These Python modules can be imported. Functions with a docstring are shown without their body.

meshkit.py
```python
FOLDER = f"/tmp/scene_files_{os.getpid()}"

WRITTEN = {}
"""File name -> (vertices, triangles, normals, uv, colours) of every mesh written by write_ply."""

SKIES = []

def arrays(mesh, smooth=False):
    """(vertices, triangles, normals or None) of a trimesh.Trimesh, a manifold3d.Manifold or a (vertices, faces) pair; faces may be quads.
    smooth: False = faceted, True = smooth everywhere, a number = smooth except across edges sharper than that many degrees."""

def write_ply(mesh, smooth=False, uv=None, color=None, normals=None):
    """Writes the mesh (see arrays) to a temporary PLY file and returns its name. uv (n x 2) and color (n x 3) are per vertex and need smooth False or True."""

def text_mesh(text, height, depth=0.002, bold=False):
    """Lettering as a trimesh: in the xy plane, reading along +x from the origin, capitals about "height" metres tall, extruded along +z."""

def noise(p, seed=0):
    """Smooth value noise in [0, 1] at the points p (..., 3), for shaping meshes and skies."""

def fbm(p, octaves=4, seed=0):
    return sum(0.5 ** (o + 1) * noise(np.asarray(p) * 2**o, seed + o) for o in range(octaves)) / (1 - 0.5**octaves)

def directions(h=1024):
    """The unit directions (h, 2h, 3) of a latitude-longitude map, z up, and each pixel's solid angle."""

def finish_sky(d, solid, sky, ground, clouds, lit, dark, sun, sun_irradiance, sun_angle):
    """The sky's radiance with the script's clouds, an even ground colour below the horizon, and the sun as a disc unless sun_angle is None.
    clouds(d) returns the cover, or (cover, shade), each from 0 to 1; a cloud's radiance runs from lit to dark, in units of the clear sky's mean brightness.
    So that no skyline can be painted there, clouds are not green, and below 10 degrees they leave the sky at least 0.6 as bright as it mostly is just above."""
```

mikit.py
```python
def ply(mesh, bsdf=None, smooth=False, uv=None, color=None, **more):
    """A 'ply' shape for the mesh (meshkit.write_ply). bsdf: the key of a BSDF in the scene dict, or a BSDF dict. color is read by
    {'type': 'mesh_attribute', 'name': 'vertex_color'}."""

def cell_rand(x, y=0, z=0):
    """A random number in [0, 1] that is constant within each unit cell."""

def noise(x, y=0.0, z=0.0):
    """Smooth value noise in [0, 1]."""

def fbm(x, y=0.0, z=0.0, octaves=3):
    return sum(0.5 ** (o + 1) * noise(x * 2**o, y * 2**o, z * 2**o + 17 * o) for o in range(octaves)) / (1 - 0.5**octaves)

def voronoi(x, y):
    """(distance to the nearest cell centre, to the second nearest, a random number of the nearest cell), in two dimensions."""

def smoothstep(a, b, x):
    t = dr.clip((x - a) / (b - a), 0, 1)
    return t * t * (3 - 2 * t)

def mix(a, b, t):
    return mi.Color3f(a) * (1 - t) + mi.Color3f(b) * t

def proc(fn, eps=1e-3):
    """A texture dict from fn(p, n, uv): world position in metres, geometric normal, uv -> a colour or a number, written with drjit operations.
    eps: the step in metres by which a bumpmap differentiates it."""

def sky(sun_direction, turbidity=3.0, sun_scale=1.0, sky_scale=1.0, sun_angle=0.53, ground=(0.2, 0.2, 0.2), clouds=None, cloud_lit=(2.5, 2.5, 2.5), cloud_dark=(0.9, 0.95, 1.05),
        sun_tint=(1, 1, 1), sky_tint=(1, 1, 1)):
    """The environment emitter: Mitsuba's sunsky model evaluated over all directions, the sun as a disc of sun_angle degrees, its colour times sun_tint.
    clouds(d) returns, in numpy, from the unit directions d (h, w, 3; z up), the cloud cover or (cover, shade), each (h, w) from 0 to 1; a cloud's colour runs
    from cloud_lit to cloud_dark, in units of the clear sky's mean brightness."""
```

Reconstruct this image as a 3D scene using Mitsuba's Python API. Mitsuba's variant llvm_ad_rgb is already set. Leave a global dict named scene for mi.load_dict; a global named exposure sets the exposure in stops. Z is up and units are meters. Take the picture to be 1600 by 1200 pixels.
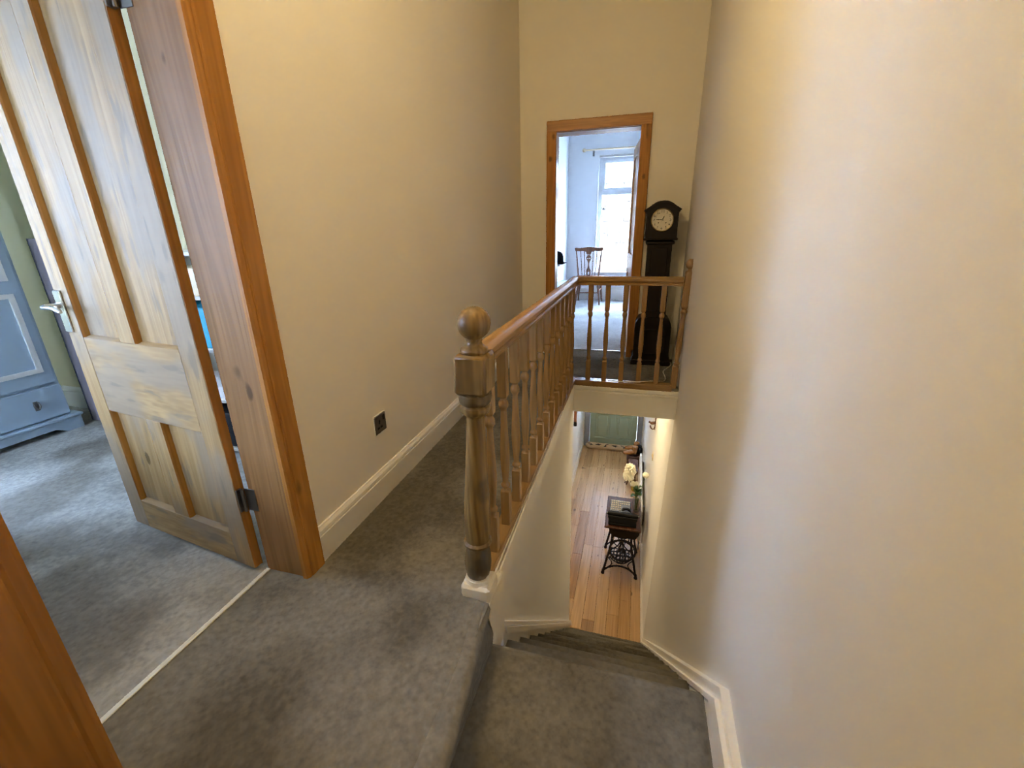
import math, random
import numpy as np, trimesh, mitsuba as mi, drjit as dr
import shapely.geometry as sg
import mikit, meshkit
from mikit import noise, fbm, mix, smoothstep, proc
T = mi.ScalarTransform4f
rng = random.Random(7)
scene, labels = {}, {}

# ------------------------------------------------------------------ camera, sky, lamps, exposure
RR = np.array([[0.9632955209246763, 0.26771960282764634, -0.019696538484316933],
               [0.07028765315315937, -0.32235745924952175, -0.9440049333983451],
               [-0.25907795193855854, 0.9079713006081196, -0.3293428792175743]])
F, CH = 679.5749223902532, 1.2
scene['camera'] = dict(type='perspective', fov=math.degrees(2 * math.atan(800 / F)), fov_axis='x', near_clip=0.02, far_clip=200.0,
                       to_world=T().look_at(origin=[0, 0, CH], target=[float(RR[2][0]), float(RR[2][1]), CH + float(RR[2][2])], up=[float(-x) for x in RR[1]]))
exposure = 2.24
scene['sky'] = mikit.sky((0.25, 0.5, 0.8), turbidity=5.0, sun_scale=0.0, sky_scale=60.0, clouds=lambda d: (np.ones(d.shape[:2]), np.clip(0.5 - 0.5 * d[..., 2], 0, 1)),
                         cloud_lit=(1.08, 1.5, 2.25), cloud_dark=(1.0, 1.35, 2.0), ground=(0.25, 0.25, 0.25))
LAMP_LANDING, LAMP_HALL = (4.1, 3.1, 1.55), (2.3, 1.75, 1.0)

# ------------------------------------------------------------------ materials
def mat(name, color, rough=0.5, bump=None, bscale=1.0, **kw):
    col = color if isinstance(color, dict) else {'type': 'rgb', 'value': list(color)}
    if rough is None:
        m = {'type': 'diffuse', 'reflectance': col}
    else:
        m = {'type': 'principled', 'base_color': col, 'roughness': rough, **kw}
    if bump is not None:
        m = {'type': 'bumpmap', 'arbitrary': bump, 'scale': bscale, 'bsdf': m}
    scene[name] = {'type': 'twosided', 'bsdf': m}
    return name

def wood_fn(axis, dark, light, knots=True, wash=None, fine=1.0, wave=1.0, knot=0.765):
    def fn(p, n, uv):
        if axis == 'z':
            a, b, l = p.x, p.y, p.z
        elif axis == 'y':
            a, b, l = p.x, p.z, p.y
        else:
            a, b, l = p.y, p.z, p.x
        w = fbm(a * 6 + 3.1, b * 6, l * 1.1, 2)
        g = noise(a * 150 * fine + w * 14 * wave, b * 150 * fine, l * 3.0)
        g2 = fbm(a * 34 * fine + w * 6 * wave, b * 34 * fine + 7, l * 1.6, 2)
        t = 0.45 * g + 0.55 * g2
        c = mix(dark, light, smoothstep(0.2, 0.8, t))
        if knots:
            k = fbm(a * 15 + 11, b * 15, l * 5.5, 2)
            c = mix(c, mi.Color3f(dark) * 0.5, smoothstep(knot, knot + 0.065, k))
        if wash is not None:
            s = fbm(a * 9 + 40 + 0.6 * w, b * 9, l * 3.2, 4)
            c = mix(c, wash, 0.7 * smoothstep(0.44, 0.62, s))
            s2 = fbm(a * 38 + 90 + w, b * 38, l * 6.0, 3)
            c = mix(c, mi.Color3f(wash) * 0.72, 0.6 * smoothstep(0.60, 0.74, s2))
        return c
    return fn

WALL = mat('paint_cream', proc(lambda p, n, uv: mix((0.79, 0.745, 0.66), (0.82, 0.78, 0.70), fbm(p.x * 1.7, p.y * 1.7, p.z * 1.7, 2))), None)
RIGHTW = mat('paint_cream_dimmed', proc(lambda p, n, uv: mix((0.67, 0.638, 0.585), (0.705, 0.67, 0.615), fbm(p.x * 1.7, p.y * 1.7, p.z * 1.7, 2))), None)  # cream paint darkened to hold down the light on the right wall
HALLW = mat('paint_white', (0.84, 0.83, 0.80), None)
FARW = mat('paint_pale_blue', (0.79, 0.81, 0.83), None)
BEDW = mat('paint_olive', (0.68, 0.62, 0.42), None)
CEIL = mat('paint_ceiling', (0.86, 0.85, 0.82), None)
GLOSSW = mat('gloss_white', (0.83, 0.82, 0.79), 0.32)
def carpet_fn(lo, hi):
    def fn(p, n, uv):
        m = fbm(p.x * 3.2 + 0.4 * p.z, p.y * 3.2, p.z * 3.2, 4)
        f = fbm(p.x * 70, p.y * 70, p.z * 70, 3)
        return mix(lo, hi, smoothstep(0.32, 0.68, m)) * (0.70 + 0.60 * f)
    return fn
pile = proc(lambda p, n, uv: fbm(p.x * 150, p.y * 150, p.z * 150, 2), eps=1.2e-3)
CARPET = mat('carpet_taupe', proc(carpet_fn((0.096, 0.085, 0.064), (0.165, 0.153, 0.126))), None, bump=pile, bscale=0.006)
CARPETB = mat('carpet_bedroom_lit', proc(carpet_fn((0.150, 0.135, 0.110), (0.295, 0.285, 0.26))), 0.75, bump=pile, bscale=0.006, sheen=1.0, specular=0.5)  # landing carpet again, paler so its colour carries the window light
ORANGE_D, ORANGE_L = (0.27, 0.105, 0.018), (0.38, 0.165, 0.032)
PINE = mat('pine_varnished', proc(wood_fn('z', ORANGE_D, ORANGE_L)), 0.5, specular=0.3)
PINEX = mat('pine_varnished_across', proc(wood_fn('x', ORANGE_D, ORANGE_L)), 0.42)
PINEY = mat('pine_varnished_deep', proc(wood_fn('y', ORANGE_D, ORANGE_L)), 0.42)
PALE_D, PALE_L, PWASH = (0.245, 0.145, 0.056), (0.33, 0.208, 0.088), (0.225, 0.172, 0.120)
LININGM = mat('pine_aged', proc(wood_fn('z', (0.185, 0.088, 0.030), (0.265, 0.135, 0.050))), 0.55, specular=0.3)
PALE = mat('pine_stripped', proc(wood_fn('z', PALE_D, PALE_L, wash=PWASH, knot=0.80)), 0.62, specular=0.25)
PALEX = mat('pine_stripped_across', proc(wood_fn('x', PALE_D, PALE_L, wash=PWASH, knot=0.80)), 0.62, specular=0.25)
OAK_D, OAK_L = (0.195, 0.105, 0.032), (0.275, 0.152, 0.050)
OAKZ = mat('oak_upright', proc(wood_fn('z', OAK_D, OAK_L, knots=False)), 0.33)
OAKY = mat('oak_along', proc(wood_fn('y', OAK_D, OAK_L, knots=False)), 0.30)
OAKX = mat('oak_across', proc(wood_fn('x', OAK_D, OAK_L, knots=False)), 0.30)
def newel_fn(p, n, uv):
    w = fbm(p.x * 6, p.y * 6, p.z * 1.2, 2)
    t = 0.5 * noise(p.x * 120 + w * 10, p.y * 120, p.z * 3) + 0.5 * fbm(p.x * 26 + w * 5, p.y * 26, p.z * 2.2, 2)
    c = mix((0.110, 0.058, 0.014), (0.215, 0.125, 0.037), smoothstep(0.2, 0.8, t))
    st = smoothstep(0.5, 0.7, fbm(p.x * 14 + 5, p.y * 14, p.z * 7, 3))
    low = dr.maximum(smoothstep(0.27, 0.17, p.z), smoothstep(0.03, 0.012, dr.abs(p.z - 0.735)))
    c = mix(c, (0.045, 0.036, 0.019), dr.clip(0.5 * st + 0.50 * low, 0, 0.85))
    return c
NEWEL = mat('newel_wood', proc(newel_fn), 0.45, specular=0.35)
FLOORW = []
for i, (d, l) in enumerate([((0.36, 0.205, 0.080), (0.47, 0.285, 0.125)), ((0.41, 0.245, 0.105), (0.52, 0.33, 0.155)), ((0.30, 0.165, 0.062), (0.40, 0.23, 0.095)), ((0.44, 0.275, 0.125), (0.56, 0.37, 0.185))]):
    FLOORW.append(mat(f'floor_oak_{"abcd"[i]}', proc(wood_fn('y', d, l, fine=0.8, wave=0.35, knot=0.83)), 0.36, specular=0.35))
GAP = mat('floor_joint', (0.12, 0.065, 0.028), 0.7)
BLACKWOOD = mat('black_wood', (0.010, 0.006, 0.005), 0.45, specular=0.2)
BROWNWOOD = mat('brown_wood', proc(wood_fn('z', (0.06, 0.022, 0.010), (0.13, 0.05, 0.022), knots=False)), 0.35)
REDWOOD = mat('mahogany', proc(wood_fn('y', (0.035, 0.012, 0.007), (0.085, 0.028, 0.013), knots=False)), 0.28)
IRON = mat('cast_iron', (0.012, 0.009, 0.009), 0.5, specular=0.25)
CHROME = mat('chrome', (0.82, 0.83, 0.84), 0.16, metallic=1.0)
STEEL = mat('dark_steel', (0.20, 0.19, 0.18), 0.35, metallic=1.0)
NICKEL = mat('black_nickel', (0.14, 0.125, 0.115), 0.35, metallic=0.8)
BLACK = mat('black_plastic', (0.008, 0.008, 0.009), 0.5, specular=0.18)
BLUEP = mat('paint_wardrobe_blue', (0.38, 0.48, 0.58), 0.45)
WHITEP = mat('paint_trim_white', (0.82, 0.82, 0.82), 0.4)
SLATEP = mat('dark_board', (0.055, 0.055, 0.075), 0.45)
SLATEF = mat('board_face', (0.15, 0.125, 0.135), 0.4)
GREEN = mat('door_green', (0.285, 0.335, 0.22), 0.5, specular=0.3)
GREYF = mat('frame_grey', (0.22, 0.23, 0.24), 0.45)
UPVC = mat('window_white', (0.80, 0.83, 0.87), 0.3)
STONE = [mat(f'stone_{"abc"[i]}', proc((lambda c: lambda p, n, uv: mi.Color3f(c) * (0.75 + 0.5 * fbm(p.x * 9, p.y * 9, p.z * 9, 3)))(c)), None) for i, c in enumerate([(0.27, 0.225, 0.175), (0.33, 0.285, 0.23), (0.22, 0.18, 0.145)])]
SLATE = [mat(f'slate_{"ab"[i]}', c, 0.6) for i, c in enumerate([(0.10, 0.105, 0.11), (0.16, 0.16, 0.16)])]
DIAL = mat('clock_dial', (0.62, 0.58, 0.48), 0.4)
BRASS = mat('brass', (0.62, 0.43, 0.17), 0.3, metallic=1.0)
CREAMF = mat('petal_cream', (0.90, 0.89, 0.78), 0.6)
LEAF = mat('leaf_dark', (0.025, 0.075, 0.025), 0.4)
STEM = mat('stem_green', (0.07, 0.13, 0.04), 0.5)
FABRIC = mat('linen', (0.48, 0.35, 0.20), None)
DARKF = mat('print_dark', (0.035, 0.03, 0.025), None)
TAN = mat('tan_leather', proc(lambda p, n, uv: mix((0.24, 0.10, 0.025), (0.38, 0.18, 0.05), fbm(p.x * 16, p.y * 16, p.z * 16, 2))), 0.45)
WICKER = mat('dark_wicker', proc(lambda p, n, uv: mix((0.035, 0.016, 0.012), (0.14, 0.065, 0.045), noise(p.x * 60, p.y * 60, p.z * 90))), 0.6)
TEAL = mat('teal', (0.015, 0.22, 0.30), 0.5)
CREAMP = mat('cream_plastic', (0.74, 0.62, 0.42), 0.4)
YELLOW = mat('yellow_glaze', (0.42, 0.31, 0.05), 0.4)
PALEG = mat('pale_green_cloth', (0.60, 0.70, 0.64), None)
GREYB = mat('book_grey', (0.25, 0.28, 0.33), 0.5)
GOLDB = mat('book_gold', (0.45, 0.32, 0.14), 0.45)
CABLE = mat('cable_white', (0.66, 0.60, 0.50), 0.5)
FELT = mat('black_felt', (0.008, 0.008, 0.009), None)
scene['glass_sheet'] = {'type': 'thindielectric'}
scene['glass_clear'] = {'type': 'dielectric', 'int_ior': 1.5}
SILVER = mat('mirror_silver', (0.85, 0.86, 0.87), 0.05, metallic=1.0)

# ------------------------------------------------------------------ helpers
def num(base):
    if base not in scene and base not in labels and not any(k.startswith(base + '__') for k in scene):
        return base
    i = 1
    while f'{base}_{i:03d}' in scene or f'{base}_{i:03d}' in labels:
        i += 1
    return f'{base}_{i:03d}'

def obj(name, mesh, m, parent=None, smooth=False, label=None):
    key = num(f'{parent}__{name}' if parent else name)
    scene[key] = mikit.ply(mesh, m, smooth=smooth)
    if label:
        labels[key] = {'label': label}
    return key

def same(name, ply, parent, to):
    key = num(f'{parent}__{name}')
    scene[key] = {**ply, 'to_world': to}
    return key

def tag(key, label, cat, group=None, kind=None):
    labels[key] = {'label': label, 'category': cat}
    if group: labels[key]['group'] = group
    if kind: labels[key]['kind'] = kind
    return key

def struct(name, mesh, m, label, cat, smooth=False):
    key = obj(name, mesh, m, None, smooth)
    return tag(key, label, cat, kind='structure')

def cat(*ms):
    out = []
    for m in ms:
        out += list(m) if isinstance(m, (list, tuple)) else [m]
    return trimesh.util.concatenate(out)

def box(x0, x1, y0, y1, z0, z1, b=0.0):
    x0, x1 = sorted((x0, x1)); y0, y1 = sorted((y0, y1)); z0, z1 = sorted((z0, z1))
    if b <= 0:
        m = trimesh.creation.box((x1 - x0, y1 - y0, z1 - z0))
        m.apply_translation(((x0 + x1) / 2, (y0 + y1) / 2, (z0 + z1) / 2))
        return m
    P = []
    for sx, x in ((1, x0), (-1, x1)):
        for sy, y in ((1, y0), (-1, y1)):
            for sz, z in ((1, z0), (-1, z1)):
                P += [(x, y + sy * b, z + sz * b), (x + sx * b, y, z + sz * b), (x + sx * b, y + sy * b, z)]
    return trimesh.convex.convex_hull(np.array(P))

def tf(m, M):
    m = m.copy(); m.apply_transform(np.asarray(M, float)); return m

def mv(m, x=0, y=0, z=0):
    m = m.copy(); m.apply_translation((x, y, z)); return m

def rot(m, deg, axis, point=(0, 0, 0)):
    return tf(m, trimesh.transformations.rotation_matrix(math.radians(deg), axis, point))

def prism(poly, axis, a0, a1):
    """poly: shapely polygon or points; axis x: points are (y,z); y: (x,z); z: (x,y)."""
    if not hasattr(poly, 'exterior'):
        poly = sg.Polygon(poly)
    m = trimesh.creation.extrude_polygon(poly, a1 - a0, engine='earcut')
    m.apply_translation((0, 0, a0))
    v = m.vertices.copy()
    if axis == 'x':
        m.vertices = v[:, [2, 0, 1]]
    elif axis == 'y':
        m.vertices = v[:, [0, 2, 1]]
        m.invert()
    return m

def lathe(profile, n=28, square=None):
    return trimesh.creation.revolve(np.array(profile, float), sections=n)

def tube(pts, r, n=8, closed=False):
    p = np.asarray(pts, float)
    rr = np.broadcast_to(np.asarray(r, float), (len(p),))
    if closed:
        t = np.roll(p, -1, 0) - np.roll(p, 1, 0)
    else:
        t = np.gradient(p, axis=0)
    t /= np.linalg.norm(t, axis=1, keepdims=True) + 1e-12
    a = np.cross(t[0], [0, 0, 1.0] if abs(t[0][2]) < 0.9 else [1.0, 0, 0])
    a /= np.linalg.norm(a)
    A = []
    for k in range(len(p)):
        a = a - t[k] * (a @ t[k]); a /= np.linalg.norm(a) + 1e-12
        A.append(a)
    A = np.array(A); B = np.cross(t, A)
    ang = np.arange(n) * 2 * np.pi / n
    v = p[:, None] + rr[:, None, None] * (np.cos(ang)[None, :, None] * A[:, None] + np.sin(ang)[None, :, None] * B[:, None])
    v = v.reshape(-1, 3)
    f = []
    K = len(p)
    for i in range(K if closed else K - 1):
        for j in range(n):
            q = [i * n + j, i * n + (j + 1) % n, ((i + 1) % K) * n + (j + 1) % n, ((i + 1) % K) * n + j]
            f += [[q[0], q[1], q[2]], [q[0], q[2], q[3]]]
    if not closed:
        v = np.vstack([v, p[:1], p[-1:]])
        for j in range(n):
            f += [[K * n, (j + 1) % n, j], [K * n + 1, (K - 1) * n + j, (K - 1) * n + (j + 1) % n]]
    m = trimesh.Trimesh(v, np.array(f), process=False)
    m.fix_normals()
    return m

def spline(pts, n=24):
    from scipy.interpolate import CubicSpline
    p = np.asarray(pts, float)
    d = np.r_[0, np.cumsum(np.linalg.norm(np.diff(p, axis=0), axis=1))]
    return CubicSpline(d, p)(np.linspace(0, d[-1], n))

def ball(r, c, sub=3, scale=(1, 1, 1)):
    m = trimesh.creation.icosphere(subdivisions=sub, radius=r)
    m.vertices = m.vertices * np.array(scale) + np.array(c)
    return m

def hull(*ms):
    return trimesh.convex.convex_hull(np.vstack([m.vertices for m in ms]))

def ring(c, R, axis='y', n=32):
    a = np.arange(n) * 2 * np.pi / n
    z = np.zeros(n)
    P = {'y': np.stack([np.cos(a) * R, z, np.sin(a) * R], 1), 'z': np.stack([np.cos(a) * R, np.sin(a) * R, z], 1), 'x': np.stack([z, np.cos(a) * R, np.sin(a) * R], 1)}[axis]
    return P + np.array(c)

def sheet(x0, x1, y, z0, z1):
    return trimesh.Trimesh([[x0, y, z0], [x1, y, z0], [x1, y, z1], [x0, y, z1]], [[0, 1, 2], [0, 2, 3]], process=False)

# ------------------------------------------------------------------ levels
HALL = -2.8           # hall floor
QL = -0.2             # quarter landing at the head of the stairs
CZ = 3.15              # landing ceiling
RISE, GO, NOS0, NSTEP = 0.21667, 0.2045, 1.118, 11
WL, WF, WR = -1.115, 4.36, 0.335
BACKY = -1.3

# ------------------------------------------------------------------ the setting: floors
def edge_x(y):
    return float(np.interp(y, [-1.3, 0.6, 0.82, 1.09], [-0.335, -0.352, -0.374, -0.405]))

land = sg.Polygon([(-1.28, BACKY), (-0.40, BACKY), (-0.41, 1.09), (-0.50, 1.10), (-0.50, 3.47), (0.42, 3.47), (0.42, 4.37), (-0.02, 4.37), (-0.02, 4.545), (-0.815, 4.545), (-0.815, 4.37), (WL - 0.01, 4.37), (WL - 0.01, 1.04), (-1.275, 1.04), (-1.275, 0.39), (WL - 0.01, 0.39), (WL - 0.01, BACKY)])
ys = np.linspace(BACKY, 1.09, 24)
nose_v, nose_f, K = [], [], 0
prof = []
for y in ys:
    e = edge_x(y)
    r = 0.026
    c = [(-0.43, 0.0), (e - 0.05, 0.001), (e - r, 0.001)] + [(e - r + r * math.sin(a), -r + 0.001 + r * math.cos(a)) for a in np.linspace(0.3, math.pi * 0.62, 7)] + [(min(e - 0.02, -0.385), -0.075), (-0.398, -0.13), (-0.405, QL - 0.01), (-0.43, QL - 0.01)]
    K = len(c)
    prof.append([(x, y, z) for x, z in c])
V = np.array(prof).reshape(-1, 3)
for i in range(len(ys) - 1):
    for j in range(K - 1):
        a = i * K + j
        nose_f += [[a, a + K, a + K + 1], [a, a + K + 1, a + 1]]
ends = [[(len(ys) - 1) * K + j for j in range(K)]]
for idx in ends:
    for j in range(1, K - 1):
        nose_f.append([idx[0], idx[j + 1], idx[j]])
nosing = trimesh.Trimesh(V, np.array(nose_f), process=False)
fl = struct('floor', prism(land, 'z', -0.03, 0.0), CARPET, 'grey brown carpet of the upper landing beside the stairwell', 'floor')
obj('nosing', nosing, CARPET, fl, smooth=40)
q0 = [(BACKY, QL), (NOS0 - 0.025, QL)] + [(NOS0 - 0.025 + 0.025 * math.sin(a), QL - 0.025 + 0.025 * math.cos(a)) for a in np.linspace(0.2, math.pi * 0.7, 8)] + [(NOS0 - 0.03, QL - 0.06), (NOS0 - 0.03, QL - RISE + 0.005), (BACKY, QL - RISE + 0.005)]
struct('floor_quarter_landing', prism(q0, 'x', -0.428, 0.298), CARPET, 'carpeted quarter landing one step below at the head of the stairs', 'floor', smooth=40)
struct('floor_bedroom', box(-4.6, -1.278, -2.6, 2.15, -0.03, 0.0), CARPETB, 'carpet of the left bedroom beyond the open pine door', 'floor')
struct('floor_far_room', box(-1.3, 2.3, 4.553, 8.3, -0.03, 0.0), mat('carpet_pale', proc(lambda p, n, uv: mix((0.30, 0.30, 0.30), (0.44, 0.44, 0.44), fbm(p.x * 4, p.y * 4, 0, 3)) * (0.85 + 0.3 * fbm(p.x * 60, p.y * 60, 0, 2))), None), 'pale carpet of the far room behind the banister', 'floor')

# ------------------------------------------------------------------ walls
def leanx(m, k, z0=0.0):
    v = m.vertices.copy(); v[:, 0] += k * np.clip(v[:, 2] - z0, 0, None); m.vertices = v; return m

struct('wall_left', cat(box(WL - 0.165, WL, 1.045, WF, -0.03, CZ), box(WL - 0.165, WL, BACKY, 0.385, -0.03, CZ), box(WL - 0.165, WL, 0.385, 1.045, 2.03, CZ)), WALL, 'long cream wall on the left of the landing', 'wall')
struct('wall_far', cat(box(WL - 0.165, -0.815, WF, 4.545, -0.25, CZ), box(-0.02, 0.6, WF, 4.545, -0.25, CZ), box(-0.815, -0.02, WF, 4.545, 2.06, CZ)), WALL, 'cream wall around the far doorway behind the clock', 'wall')
def wr_x(y, z):
    """face of the right wall: it runs slightly askew and leans a little below the landing"""
    return 0.33 + 0.0229 * (np.clip(y, 0.6, 5) - 1.1) - 0.027 * np.clip(-z, 0, None) * np.clip((y - 1.1) / 2.4, 0, 1)
def skew_wall(y0, y1, z0, z1, fx, back, ny=20, nz=12):
    Y, Z = np.meshgrid(np.linspace(y0, y1, ny), np.linspace(z0, z1, nz), indexing='ij')
    A = np.stack([fx(Y, Z), Y, Z], -1).reshape(-1, 3)
    B = A.copy(); B[:, 0] = back
    n_ = len(A)
    f = []
    for i in range(ny - 1):
        for j in range(nz - 1):
            q = [i * nz + j, (i + 1) * nz + j, (i + 1) * nz + j + 1, i * nz + j + 1]
            f += [[q[0], q[2], q[1]], [q[0], q[3], q[2]], [n_ + q[0], n_ + q[1], n_ + q[2]], [n_ + q[0], n_ + q[2], n_ + q[3]]]
    rim = [i * nz for i in range(ny)] + [(ny - 1) * nz + j for j in range(1, nz)] + [i * nz + nz - 1 for i in range(ny - 2, -1, -1)] + [j for j in range(nz - 2, 0, -1)]
    for a_, b_ in zip(rim, rim[1:] + rim[:1]):
        f += [[a_, b_, n_ + b_], [a_, n_ + b_, n_ + a_]]
    m = trimesh.Trimesh(np.vstack([A, B]), np.array(f), process=False)
    m.fix_normals()
    return m
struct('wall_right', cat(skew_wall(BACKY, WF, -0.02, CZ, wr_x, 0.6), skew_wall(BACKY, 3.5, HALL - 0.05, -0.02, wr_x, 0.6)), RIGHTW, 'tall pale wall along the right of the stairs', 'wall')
struct('wall_back', box(WL - 0.165, 0.6, BACKY - 0.15, BACKY, HALL, CZ), WALL, 'cream wall behind the viewer', 'wall')
struct('ceiling', box(WL - 0.165, 0.6, BACKY - 0.15, 4.545, CZ, CZ + 0.1), CEIL, 'white ceiling above the landing', 'ceiling')
# stairwell
ws_ = box(-0.545, -0.43, 1.10, 3.50, HALL, -0.002)
v_ = ws_.vertices.copy(); v_[:, 0] -= np.where(v_[:, 0] > -0.5, (v_[:, 2] - HALL) / 2.8 * 0.022 * np.clip((v_[:, 1] - 1.1) / 2.4, 0, 1), 0); ws_.vertices = v_
struct('wall_stairs', cat(ws_, box(-0.545, -0.43, BACKY, 1.10, HALL, -0.032)), HALLW, 'cream wall under the side banister along the left of the stairs', 'wall')  # whiter paint than the landing walls, standing in for stairwell light
struct('trim_stairs', cat(box(-0.515, -0.410, 1.093, 1.262, QL - 0.12, -0.012, 0.004), prism([(-0.425, 1.25), (-0.418, 1.25), (-0.444, 3.46), (-0.455, 3.46)], 'z', -0.11, -0.006)), GLOSSW, 'white painted string board below the side banister', 'trim')
fascia = cat(box(-0.449, 0.385, 3.462, 3.50, -0.262, -0.022, 0.003), box(-0.449, 0.385, 3.450, 3.47, -0.052, -0.022, 0.004), box(-0.449, 0.385, 3.455, 3.47, -0.082, -0.060, 0.004))
struct('trim_fascia', fascia, GLOSSW, 'white moulded fascia board under the short banister across the stairwell', 'trim')
struct('ceiling_hall', box(-0.95, 0.6, 3.5, 8.0, -0.262, -0.032), CEIL, 'white ceiling of the hall below, hidden under the landing', 'ceiling')
struct('wall_hall_left', cat(box(-0.95, -0.80, 3.5, 8.0, HALL - 0.05, -0.262), box(-0.80, -0.50, 3.42, 3.50, HALL - 0.05, -0.262)), HALLW, 'white wall on the left of the lower hall', 'wall')
struct('wall_hall_right', skew_wall(3.5, 8.0, HALL - 0.05, -0.262, lambda y, z: 0.385 + 0.027 * z + 0 * y, 0.6, 8, 6), HALLW, 'pale wall on the right of the lower hall', 'wall')
YD = 7.80
struct('wall_hall_front', cat(box(-0.95, -0.775, YD, 8.0, HALL - 0.05, -0.262), box(0.30, 0.5, YD, 8.0, HALL - 0.05, -0.262), box(-0.775, 0.30, YD, 8.0, -0.42, -0.262)), HALLW, 'white wall around the green front door', 'wall')
# bedroom
BWY0, BWY1, BWZ0, BWZ1 = -0.75, 0.62, 1.05, 2.35
VX0, VX1, VZ0, VZ1 = -3.70, -2.60, 1.00, 2.30
struct('wall_bedroom', cat(box(-4.75, -1.28, 2.10, 2.25, -0.03, CZ), box(-4.75, -4.6, BWY1, 2.10, -0.03, CZ), box(-4.75, -4.6, -2.75, BWY0, -0.03, CZ), box(-4.75, -4.6, BWY0, BWY1, -0.03, BWZ0), box(-4.75, -4.6, BWY0, BWY1, BWZ1, CZ), box(-4.6, VX0, -2.75, -2.6, -0.03, CZ), box(VX1, -1.28, -2.75, -2.6, -0.03, CZ), box(VX0, VX1, -2.75, -2.6, -0.03, VZ0), box(VX0, VX1, -2.75, -2.6, VZ1, CZ), box(-1.34, -1.28, -2.6, BACKY, -0.03, CZ)), BEDW, 'olive cream walls of the left bedroom', 'wall')
struct('ceiling_bedroom', box(-4.75, -1.28, -2.75, 2.25, CZ, CZ + 0.1), CEIL, 'white ceiling of the left bedroom', 'ceiling')
# far room
WX0, WX1, WZ0, WZ1 = -0.74, 0.62, 0.50, 2.38
struct('wall_far_room', cat(box(-1.42, -1.25, 4.545, 8.45, -0.03, CZ), box(2.2, 2.35, 4.545, 8.45, -0.03, CZ), box(-1.25, WX0, 8.2, 8.45, -0.03, CZ), box(WX1, 2.2, 8.2, 8.45, -0.03, CZ), box(WX0, WX1, 8.2, 8.45, -0.03, WZ0), box(WX0, WX1, 8.2, 8.45, WZ1, CZ), box(0.6, 2.35, 4.40, 4.545, -0.03, CZ)), FARW, 'pale blue white walls of the far room', 'wall')
struct('ceiling_far_room', box(-1.42, 2.35, 4.545, 8.45, CZ, CZ + 0.1), CEIL, 'white ceiling of the far room', 'ceiling')

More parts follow.
